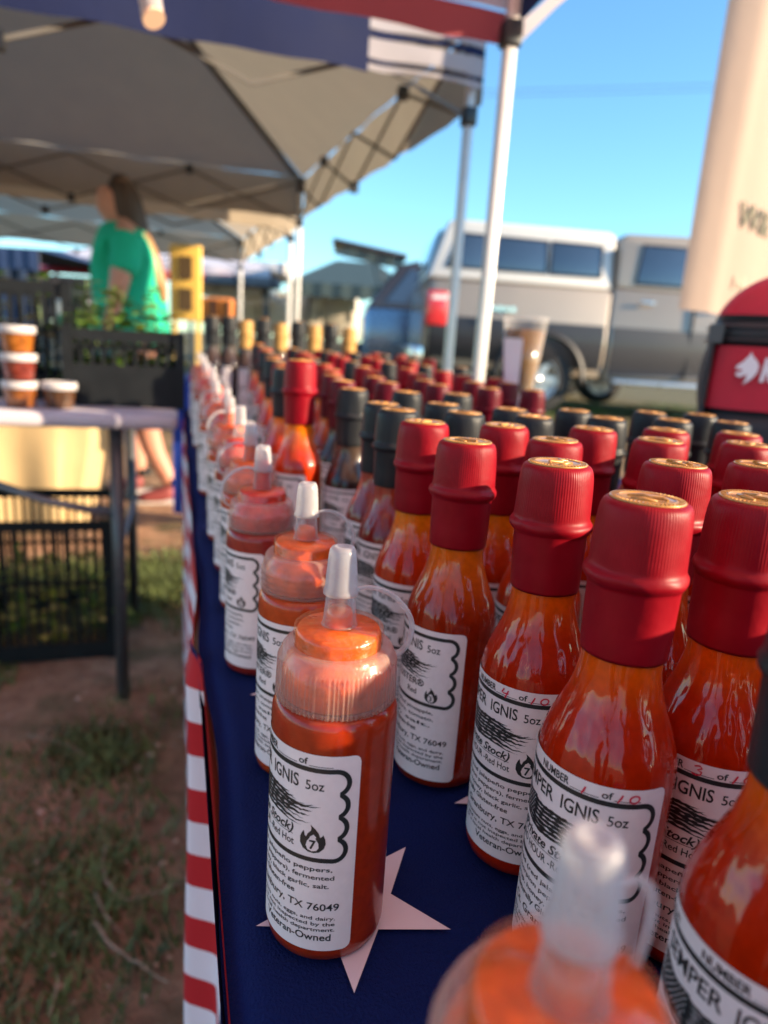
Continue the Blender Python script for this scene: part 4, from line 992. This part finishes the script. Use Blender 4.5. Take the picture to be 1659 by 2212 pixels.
skin_mesh('hair', hr, [(0, 1), (1, 2), (2, 3), (3, 4), (4, 5)], M_hair, per)
hr2 = [(J(296, 505, -.10), .060), (J(322, 560, -.13), .060), (J(345, 615, -.12), .042), (J(354, 655, -.10), .018)]
skin_mesh('hair_ends', hr2, [(0, 1), (1, 2), (2, 3)], M_hair2, per)
for (px, py, dy) in ((365, 1072, -.10), (296, 1050, .11)):
    f0 = J(px + 14, py - 18, dy); s_ = skin_mesh('shoe', [(f0, .045), (f0 + Vector((-.06, 0, -.035)), (.05, .045)), (f0 + Vector((-.16, 0, -.05)), (.045, .03)), (f0 + Vector((-.20, 0, -.055)), .025)], [(0, 1), (1, 2), (2, 3)], mat('maroon shoe', (.24, .05, .05), .6), per)
    b = MB(); c = f0 + Vector((-.08, 0, -.088)); b.box(c, (.28, .09, .03)); link('sole', bevel(b.mesh('sole', mat('white sole', (.66, .6, .55), .6)), .012), s_)
    MB().lathe([(.044, -.01), (.046, .03)], 16, f0 + Vector((0, 0, .03)), cap=False).build('sock', M_black, s_)
g_ = MB()
gc = J(233, 424, -.05); g_.tube([gc + Vector((.024 * math.cos(R(a)), .0, .02 * math.sin(R(a)))) for a in range(0, 361, 30)], .003, 6); g_.tube([gc + Vector((.02, 0, .005)), gc + Vector((.09, -.02, .012))], .0025, 6)
g_.build('glasses', M_black, per)
tag(per, 'person in a green tee with long brown hair facing left', 'person')

# ------------------------------------------------------------------ pickup truck with topper
M_paint = mat('silver pickup paint', (0.37, 0.305, 0.24), 0.34, metal=0.2, vary=0.03, scale=2, coat=1.0)
M_paint_shade = mat('painted shade on lower sides', (0.022, 0.023, 0.030), 0.5, metal=0.0, vary=0.03, scale=2, coat=0.25)  # dark colour standing for the shade on the truck's lower sides
M_tpr = mat('white topper paint', (0.68, 0.65, 0.60), 0.3, vary=0.02, coat=1.0)
M_win = mat('tinted window', (0.035, 0.055, 0.095), 0.06, vary=0.05, spec=.8, coat=1.0)
M_tire = mat('tyre rubber', (0.020, 0.021, 0.024), 0.8, vary=.2)
M_rim = mat('alloy rim', (0.58, 0.60, 0.64), 0.3, metal=.8)
M_trim = mat('black trim', (0.02, 0.02, 0.024), 0.5)
M_tail = mat('red tail lamp', (0.62, 0.02, 0.03), 0.2, coat=1.0)
M_chrome = mat('chrome', (0.8, 0.8, 0.8), 0.12, metal=1.0, vary=.02)
def boolean(ob, cutters):
    for c in cutters:
        md_ = ob.modifiers.new('c', 'BOOLEAN'); md_.operation = 'DIFFERENCE'; md_.object = c; md_.solver = 'EXACT'
    bpy.context.view_layer.update()
    ev = ob.evaluated_get(bpy.context.evaluated_depsgraph_get()); nm = bpy.data.meshes.new_from_object(ev)
    ob.modifiers.clear(); ob.data = nm
    for c in cutters: bpy.data.objects.remove(c)
    nm.set_sharp_from_angle(angle=R(35)); return ob
def loft(secs, name, m, parent):      # secs: list of (x, [(y,z)...]) closed sections
    b = MB(); n = len(secs[0][1])
    for x, pr_ in secs: b.v += [(x, y, z) for y, z in pr_]
    for i in range(len(secs) - 1):
        for j in range(n): b.f.append((i * n + j, i * n + (j + 1) % n, (i + 1) * n + (j + 1) % n, (i + 1) * n + j)); b.sm.append(True)
    b.f += [tuple(range(n)), tuple(reversed(range((len(secs) - 1) * n, len(secs) * n)))]; b.sm += [False, False]
    me = recalc(b.mesh(name, m)); me.set_sharp_from_angle(angle=R(30)); return link(name, me, parent)
def cyl(x, z, r, y0, y1):
    b = MB(); n = 40
    b.v = [(x + r * math.cos(2 * math.pi * i / n), y, z + r * math.sin(2 * math.pi * i / n)) for y in (y0, y1) for i in range(n)]
    b.f = [tuple(range(n)), tuple(reversed(range(n, 2 * n)))] + [(i, i + n, (i + 1) % n + n, (i + 1) % n) for i in range(n)]; b.sm = [False] * len(b.f)
    return link('cut', recalc(b.mesh('cut')))
def wheel(parent, x, y, z, r, side):
    w_ = empty('wheel', (x, y, z)); w_.parent = parent
    rt2 = Matrix.Rotation(R(90), 4, 'X')
    def put(mb, nm, m):
        o = mb.build(nm, m, w_); o.data.transform(rt2); return o
    put(MB().lathe([(r * .62, -.12), (r * .9, -.125), (r * .98, -.10), (r, -.06), (r, .06), (r * .98, .10), (r * .9, .125), (r * .62, .12)], 48, cap=False), 'tyre', M_tire)
    rim = MB(); rim.lathe([(r * .64, -.115), (r * .64, .115), (r * .58, .118), (r * .56, .06), (r * .56, -.06), (r * .58, -.118)], 40, cap=False)
    for k in range(6):
        a = 2 * math.pi * k / 6; q = Matrix.Rotation(a, 3, 'Z')
        for zz in (-.085, .085): rim.box(q @ Vector((r * .32, 0, zz)), (r * .50, r * .17, .03), q)
    rim.lathe([(0, -.11), (r * .14, -.105), (r * .16, .105), (0, .11)], 20, cap=False)
    rim.lathe([(r * .60, -.03), (r * .60, .03)], 30, cap=True)
    put(rim, 'rim', M_rim)
HT = 8.0
o0 = atd(908, 880, HT); TG = gz(0, 7.5)
truck = empty('pickup_truck', (o0.x, o0.y, TG), math.atan2(RH.y, RH.x) + R(4))
def sec(zt_, zb_, w0=0.0, tuck=.07):
    W_ = 2.0
    L = [(tuck, zb_), (.015, zb_ + .16), (0, .86), (.012, .98), (.03, 1.06), (.035, zt_ - .05), (.06, zt_)]
    return [(y + w0, z) for y, z in L] + [(W_ - y - w0, z) for y, z in reversed(L)]
bed = loft([(0.02, sec(1.42, .58, .03)), (.10, sec(1.43, .50)), (2.06, sec(1.44, .46)), (2.09, sec(1.44, .46, .01))], 'cargo_bed', M_paint, truck)
boolean(bed, [cyl(1.34, .42, .50, -.2, .55), cyl(1.34, .42, .50, 1.45, 2.2)])
cabs = [(2.12, sec(1.46, .44, .01)), (2.15, sec(1.47, .42)), (4.05, sec(1.47, .42)), (4.3, sec(1.40, .42)), (5.45, sec(1.30, .45, .02)), (5.62, sec(1.15, .50, .10))]
cab = loft(cabs, 'cab_body', M_paint, truck)
boolean(cab, [cyl(4.85, .42, .50, -.2, .55), cyl(4.85, .42, .50, 1.45, 2.2)])
# dark shells that paint shade and ground reflection onto the lower sides
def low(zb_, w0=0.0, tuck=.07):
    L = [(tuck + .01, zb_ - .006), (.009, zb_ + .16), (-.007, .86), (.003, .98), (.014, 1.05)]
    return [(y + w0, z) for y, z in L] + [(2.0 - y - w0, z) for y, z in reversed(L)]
lc = loft([(.03, low(.56, .02)), (.10, low(.50)), (2.055, low(.46))], 'shaded_lower_side', M_paint_shade, truck); boolean(lc, [cyl(1.34, .42, .50, -.2, .55), cyl(1.34, .42, .50, 1.45, 2.2)])
lc = loft([(2.155, low(.42)), (5.40, low(.44)), (5.50, low(.50, .04))], 'shaded_lower_side', M_paint_shade, truck); boolean(lc, [cyl(4.85, .42, .50, -.2, .55), cyl(4.85, .42, .50, 1.45, 2.2)])
# fender flare
for (wx, ys_) in ((1.34, (-.012, 2.012)), (4.85, (-.012, 2.012))):
    for y in ys_:
        pts = [(wx + .52 * math.cos(R(a)), y, .42 + .52 * math.sin(R(a))) for a in range(-6, 187, 8)]
        MB().tube(pts, .05, 8, flat=.5).build('wheel_flare', M_trim, truck)
def prof_loft(poly, inset, name, m, W_=2.0, tum=.10, z0=1.44, z1=2.1):
    n = len(poly); b = MB()
    for far in (0, 1):
        for x, z in poly:
            y = inset + tum * (z - z0) / (z1 - z0); b.v.append((x, y if not far else W_ - y, z))
    b.f = [tuple(range(n)), tuple(reversed(range(n, 2 * n)))] + [(i, i + n, (i + 1) % n + n, (i + 1) % n) for i in range(n)]; b.sm = [False] * len(b.f)
    return link(name, bevel(recalc(b.mesh(name, m)), .035, 3), truck)
prof_loft([(-.03, 1.445), (2.10, 1.445), (2.10, 2.04), (2.02, 2.08), (.26, 2.10), (.17, 2.06)], .05, 'topper', M_tpr)
prof_loft([(2.13, 1.472), (4.25, 1.455), (3.62, 1.95), (3.35, 2.06), (2.9, 2.10), (2.22, 2.08), (2.14, 2.02)], .05, 'cab_roof', M_paint)
def pane(poly, name, m, inset=.05, tum=.10, z0=1.44, z1=2.1, both=True, out=.006, frame=True):
    for far in ((0, 1) if both else (0,)):
        b = MB(); n = len(poly)
        for o_ in (out, -.03):
            for x, z in poly:
                y = inset + tum * (z - z0) / (z1 - z0) - o_; b.v.append((x, y if not far else 2.0 - y, z))
        b.f = [tuple(range(n)), tuple(reversed(range(n, 2 * n)))] + [(i, i + n, (i + 1) % n + n, (i + 1) % n) for i in range(n)]; b.sm = [False] * len(b.f)
        o = link(name, bevel(recalc(b.mesh(name, m)), .03, 3), truck)
        if frame:
            pts = [(x, (inset + tum * (z - z0) / (z1 - z0) - out - .004) if not far else 2.0 - (inset + tum * (z - z0) / (z1 - z0) - out - .004), z) for x, z in poly]
            MB().tube(pts + [pts[0]], .011, 6).build('window_frame', M_trim, o)
pane([(.18, 1.58), (.66, 1.58), (.66, 1.94), (.33, 1.95)], 'topper_window', M_win)
pane([(.70, 1.58), (1.32, 1.58), (1.32, 1.93), (.70, 1.94)], 'topper_window', M_win)
pane([(1.36, 1.58), (1.95, 1.58), (1.95, 1.92), (1.36, 1.93)], 'topper_window', M_win)
pane([(2.36, 1.54), (3.05, 1.54), (3.05, 1.97), (2.42, 1.97)], 'side_window', M_win); pane([(3.12, 1.53), (4.02, 1.50), (3.55, 1.93), (3.12, 1.97)], 'side_window', M_win)
for y0 in (-.012, 1.86):
    b = MB(); b.box((.10, y0 + .075, 1.12), (.24, .16, .38)); tl = link('tail_lamp', bevel(b.mesh('tail_lamp', M_tail), .03, 3), truck)
    MB().box((.16, y0 + .075, 1.24), (.24, .164, .05)).build('lamp_lens', M_logo, tl)
MB().box((-.01, 1.0, 1.02), (.05, 1.62, .72)).build('tailgate', M_paint, truck)
link('rear_bumper', bevel(MB().box((-.09, 1.0, .60), (.16, 1.9, .20)).mesh('rear_bumper', M_chrome), .03, 3), truck)
link('hatch_glass', bevel(MB().box((.045, 1.0, 1.75), (.03, 1.5, .50), Matrix.Rotation(R(17), 3, 'Y')).mesh('hatch_glass', M_win), .02), truck)
link('front_bumper', bevel(MB().box((5.68, 1.0, .62), (.18, 1.9, .26)).mesh('front_bumper', M_chrome), .04, 3), truck)
for y0 in (.20, 1.80): link('headlight', bevel(MB().box((5.58, y0, 1.02), (.12, .34, .20)).mesh('headlight', mat('lamp glass', (.75, .75, .75), .15, coat=1)), .04, 3), truck)
link('grille', bevel(MB().box((5.60, 1.0, 1.0), (.10, 1.15, .36)).mesh('grille', M_trim), .03), truck)
for x in (2.50, 3.55):
    h_ = MB(); h_.box((x, -.02, 1.335), (.17, .03, .035)); link('door_handle', bevel(h_.mesh('door_handle', M_chrome), .012, 3), truck)
for x in (3.08,): MB().box((x, .012, 1.0), (.012, .03, 1.0)).build('door_gap', M_trim, truck)
MB().box((2.105, 1.0, 1.25), (.03, 1.90, 1.3)).build('bed_gap', M_trim, truck)
for y in (-.10, 2.10): link('running_board', bevel(MB().box((3.2, y, .44), (2.1, .20, .06)).mesh('running_board', M_rim), .02, 3), truck)
MB().box((1.0, 1.0, .52), (1.8, 1.5, .2)).build('chassis', M_trim, truck)
for sgn, y in ((-1, -.10), (1, 2.10)): link('wing_mirror', bevel(MB().box((3.85, y, 1.56), (.12, .20, .26)).mesh('wing_mirror', M_trim), .05, 3), truck)
for wx in (1.34, 4.85):
    for y in (.13, 1.87): wheel(truck, wx, y, .405, .405, 1)
for k in range(4): MB().box((.74 + .075 * k, -.002, 1.16), (.05, .02, .045 + .01 * (k % 2))).build('chrome_letter', M_chrome, truck)
MB().tube([(.62, -.015, 1.03), (.66, -.02, 1.03)], .03, 14).build('side_reflector', M_tail, truck)
tag(truck, 'silver pickup truck with white windowed topper parked on the grass', 'truck')

# dark car with raised tailgate behind the truck
HS = 10.6; s0 = atd(782, 740, HS)
suv = empty('parked_car', (s0.x, s0.y, TG), math.atan2(RH.y, RH.x) + R(4))
M_suv = mat('blue silver paint', (0.24, 0.30, 0.40), 0.28, metal=.5, vary=.03, coat=1.0)
def rsec(zt_, zb_=.40, i_=0.0): return [(.06 + i_, zb_), (0 + i_, .7), (.02 + i_, 1.0), (.06 + i_, zt_), (1.84 - i_, zt_), (1.88 - i_, 1.0), (1.9 - i_, .7), (1.84 - i_, zb_)]
sb_ = loft([(0, rsec(1.10, .45, .06)), (.08, rsec(1.20, .40)), (3.4, rsec(1.22)), (4.5, rsec(1.12)), (4.7, rsec(.95, .45, .08))], 'car_body', M_suv, suv)
boolean(sb_, [cyl(.95, .36, .42, -.2, .5), cyl(3.75, .36, .42, -.2, .5)])
M_brown = mat('dark roof paint', (.045, .035, .034), .3, coat=1.0)
b = MB(); P_ = [(.02, 1.19), (.50, 1.86), (.80, 1.94), (2.4, 1.92), (3.3, 1.22)]
for far in (0, 1):
    for x, z in P_:
        y = .06 + .16 * (z - 1.2) / .75; b.v.append((x, y if not far else 1.9 - y, z))
n = len(P_); b.f = [tuple(range(n)), tuple(reversed(range(n, 2 * n)))] + [(i, i + n, (i + 1) % n + n, (i + 1) % n) for i in range(n)]; b.sm = [False] * len(b.f)
link('cabin', bevel(recalc(b.mesh('cabin', M_brown)), .04, 3), suv)
for poly in ([(.32, 1.30), (1.0, 1.30), (1.0, 1.80), (.68, 1.80)], [(1.08, 1.30), (1.9, 1.30), (1.9, 1.80), (1.08, 1.80)]):
    b = MB(); b.v = [(x, .05 + .16 * (z - 1.2) / .75 - .006, z) for x, z in poly] + [(x, .09 + .16 * (z - 1.2) / .75, z) for x, z in poly]
    b.f = [(0, 1, 2, 3), (7, 6, 5, 4), (0, 4, 5, 1), (1, 5, 6, 2), (2, 6, 7, 3), (3, 7, 4, 0)]; b.sm = [False] * 6; link('side_window', recalc(b.mesh('side_window', M_win)), suv)
tg = MB(); tg.box((.05, .95, 2.06), (1.15, 1.5, .07), Matrix.Rotation(R(8), 3, 'Y')); gt_ = link('raised_tailgate', bevel(tg.mesh('raised_tailgate', M_brown), .03), suv)
MB().box((.05, .95, 2.02), (.8, 1.2, .03), Matrix.Rotation(R(8), 3, 'Y')).build('tailgate_glass', M_win, gt_)
for y in (.2, 1.7): MB().tube([(.35, y, 1.35), (.15, y, 2.02)], .012, 8).build('gas_strut', M_trim, suv)
for wx in (.95, 3.75):
    for y in (.12, 1.78): wheel(suv, wx, y, .36, .355, 1)
link('rear_bumper', bevel(MB().box((-.03, .95, .56), (.12, 1.7, .26)).mesh('rear_bumper', M_trim), .04, 3), suv)
tag(suv, 'blue grey car with its tailgate raised, half hidden behind the truck', 'car')

# ------------------------------------------------------------------ distant stalls
def gable_tent(name, px0, px1, pyt, pye, hd, m, label, legs=True, ridge=.35, cat='canopy'):
    a = atd(px0, pye, hd); b_ = atd(px1, pye, hd); tz = atd((px0 + px1) / 2, pyt, hd).z
    w_ = (b_ - a).length; o = empty(name, ((a.x + b_.x) / 2, (a.y + b_.y) / 2, TG), math.atan2(RH.y, RH.x)); ze = min(a.z, b_.z) - TG; zt_ = tz - TG
    q = MB(); q.add([(-w_ / 2, 0, ze), (w_ / 2, 0, ze), (w_ / 2, 3, ze), (-w_ / 2, 3, ze), (-w_ * ridge / 2, 1.5, zt_), (w_ * ridge / 2, 1.5, zt_)], [(0, 1, 5, 4), (1, 2, 5), (2, 3, 4, 5), (3, 0, 4)]); q.build('roof', m, o)
    q = MB(); q.grid(lambda u, v: (-w_ / 2 + w_ * u, -.01 + .01 * math.sin(u * 40), ze - .30 * v + (.05 * abs(math.sin(u * 26)) if v > .9 else 0)), 40, 3); q.build('valance', m, o)
    if legs:
        for x in (-w_ / 2 + .05, w_ / 2 - .05):
            for y in (.05, 2.95): MB().box((x, y, ze / 2), (.05, .05, ze)).build('pole', M_dark, o)
    tag(o, label, cat); return o
gable_tent('market_tent', 622, 893, 545, 606, 14, mat('dark teal canopy', (.055, .085, .085), .6), 'dark teal canopy roof behind the raised tailgate')
gable_tent('market_tent', 78, 585, 500, 548, 12.5, mat('white canopy', (.66, .62, .66), .6), 'white canopy with red band in the far left row')
rw = empty('red_awning', (0, 0, 0)); p = atd(86, 575, 12.3); q_ = atd(580, 575, 12.3)
rw.location = (p.x, p.y, TG); rw.rotation_euler.z = math.atan2(q_.y - p.y, q_.x - p.x); L_ = (q_ - p).length; zz = p.z - TG
M_red = fabric('pink red awning', (.58, .06, .10), .3)
b = MB(); b.grid(lambda u, v: (L_ * u, .3 * v, zz + .12 * v + .02 * math.sin(u * 50) * (1 - v)), 40, 2); b.build('awning_cloth', M_red, rw)
b = MB(); b.grid(lambda u, v: (L_ * u, -.02, zz - .10 + .10 * v), 30, 1); b.build('awning_edge', M_red, rw)
pw_ = atd(265, 520, 12.3); b = MB(); b.box(((Vector((pw_.x, pw_.y)) - Vector((p.x, p.y))).length, -.05, zz + .30), (.70, .03, .36)); b.build('name_board', M_red, rw)
for f in (.02, .35, .65, .98): MB().box((L_ * f, .1, zz / 2), (.05, .05, zz)).build('post', M_dark, rw)
tag(rw, 'red awning band under the white canopy in the far left row', 'awning')
gable_tent('market_tent', -120, 82, 505, 525, 9.5, mat('navy canopy', (.018, .04, .11), .6), 'navy canopy at the far left edge')
wv = empty('tent_wall', (0, 0, 0)); p = atd(-100, 530, 9.8); q_ = atd(78, 530, 9.8); wv.location = (p.x, p.y, TG)
wv.rotation_euler.z = math.atan2(q_.y - p.y, q_.x - p.x); LL = (q_ - p).length
b = MB(); b.grid(lambda u, v: (LL * u, .02 * math.sin(u * 30), .3 + (p.z - TG - .3) * v), 20, 2); b.build('side_cloth', mat('navy side cloth', (.022, .05, .13), .7), wv)
MB().box((LL * .5, .1, .7), (LL, .05, 1.3)).build('counter', M_black, wv); tag(wv, 'navy side wall of the stall at the far left edge', 'tent wall')
# cream trailer and low wall
def boxything(name, px0, px1, py0, py1, hd, depth, m, label, cat, doors=0):
    a = atd(px0, py0, hd); b_ = atd(px1, py0, hd); c = atd((px0 + px1) / 2, py1, hd); w_ = (Vector((b_.x, b_.y)) - Vector((a.x, a.y))).length
    o = empty(name, ((a.x + b_.x) / 2, (a.y + b_.y) / 2, TG), math.atan2(RH.y, RH.x)); zt_ = a.z - TG; zb_ = max(.0, c.z - TG)
    link('box_body', bevel(MB().box((0, depth / 2, (zt_ + zb_) / 2), (w_, depth, zt_ - zb_)).mesh('box_body', m), .03), o)
    for k in range(doors):
        x = -w_ / 2 + w_ * (k + .5) / doors
        pn = MB(); pn.box((x, -.012, (zt_ + zb_) / 2), (w_ / doors * .86, .03, (zt_ - zb_) * .82)); link('panel', bevel(pn.mesh('panel', m), .01), o)
        MB().box((x + w_ / doors * .36, -.035, (zt_ + zb_) / 2), (.03, .03, .25)).build('latch', M_trim, o)
    tag(o, label, cat); return o, w_, zt_
M_cr = mat('cream panel', (.62, .55, .44), .6, vary=.08)
o, w_, zt_ = boxything('cargo_trailer', 500, 770, 622, 722, 17, 2.2, M_cr, 'long cream trailer beyond the last row of bottles', 'trailer', 4)
for x in (-.35, .35):
    wheel(o, w_ * x, .1, .3, .32, 1)
boxything('wooden_crate', 432, 500, 640, 700, 8.5, .5, mat('orange brown wood', (.55, .17, .03), .7, vary=.2), 'orange brown wooden box left of the cream trailer', 'box', 2)
boxything('cooler_box', 118, 190, 645, 690, 7.0, .4, mat('white cooler', (.70, .72, .76), .5), 'white cooler box beside the person in green', 'cooler', 1)
boxything('green_tote', 122, 190, 676, 710, 6.6, .4, mat('green tote', (.02, .16, .09), .5), 'green tote box in front of the white cooler', 'box', 1)
boxything('dark_counter', 60, 200, 590, 690, 11.0, .5, mat('dark counter', (.03, .032, .045), .6), 'dark stall counter left of the person in green', 'counter', 2)
boxything('dark_counter', 440, 600, 590, 618, 12.0, .4, mat('grey counter', (.16, .15, .16), .6), 'grey stall counter under the red awning', 'counter', 2)  # one even grey over the whole counter
boxything('white_van', 425, 575, 590, 640, 15.0, 1.8, mat('white van', (.75, .75, .76), .3, coat=1), 'white vehicle seen beyond the yellow sign', 'vehicle', 3)
boxything('stall_box', 505, 620, 560, 590, 16.0, 1.0, mat('pale stall', (.55, .52, .52), .6), 'pale stall wall above the white vehicle', 'stall', 2)
# yellow sign with two dark windows
ys0, ys1 = atd(366, 690, 5.2), atd(434, 530, 5.2)
sg = empty('sign_board', (ys0.x, ys0.y, 0), math.atan2(RH.y, RH.x)); sw = (Vector((ys1.x, ys1.y)) - Vector((ys0.x, ys0.y))).length; h0, h1 = ys0.z, ys1.z
M_yel = mat('yellow sign paint', (.88, .55, .12), .5, vary=.05)
link('board', bevel(MB().box((sw / 2, .02, (h0 + h1) / 2), (sw, .03, h1 - h0)).mesh('board', M_yel), .012, 3), sg)
for k, ch in enumerate('NB'):
    zc_ = h1 - (h1 - h0) * (.30 + .42 * k); wn = MB(); wn.box((sw * .52, .002, zc_), (sw * .42, .02, (h1 - h0) * .30)); wo = link('dark_window', wn.mesh('dark_window', mat('brown window', (.10, .06, .025), .6)), sg)
for x in (.03, sw - .03): MB().box((x, .03, h0 / 2), (.03, .02, h0)).build('leg', M_yel, sg)
tag(sg, 'yellow upright sign board with two dark panels right of the person', 'sign')
# overhead wires
for i, (y0, y1, lb) in enumerate(((178, 172, 'upper thin power line across the blue sky'), (190, 186, 'lower thin power line across the blue sky'))):
    a = atd(300, y0 + 20, 40); b_ = atd(1900, y1 - 6, 40); mid = a.lerp(b_, .5) - Vector((0, 0, .5))
    P = [a * (1 - t) ** 2 + mid * 2 * t * (1 - t) + b_ * t * t for t in [k / 12 for k in range(13)]]
    tag(MB().tube(P, .016, 6).build('power_line', mat('wire', (.12, .14, .17), .6)), lb, 'wire', 'power lines')
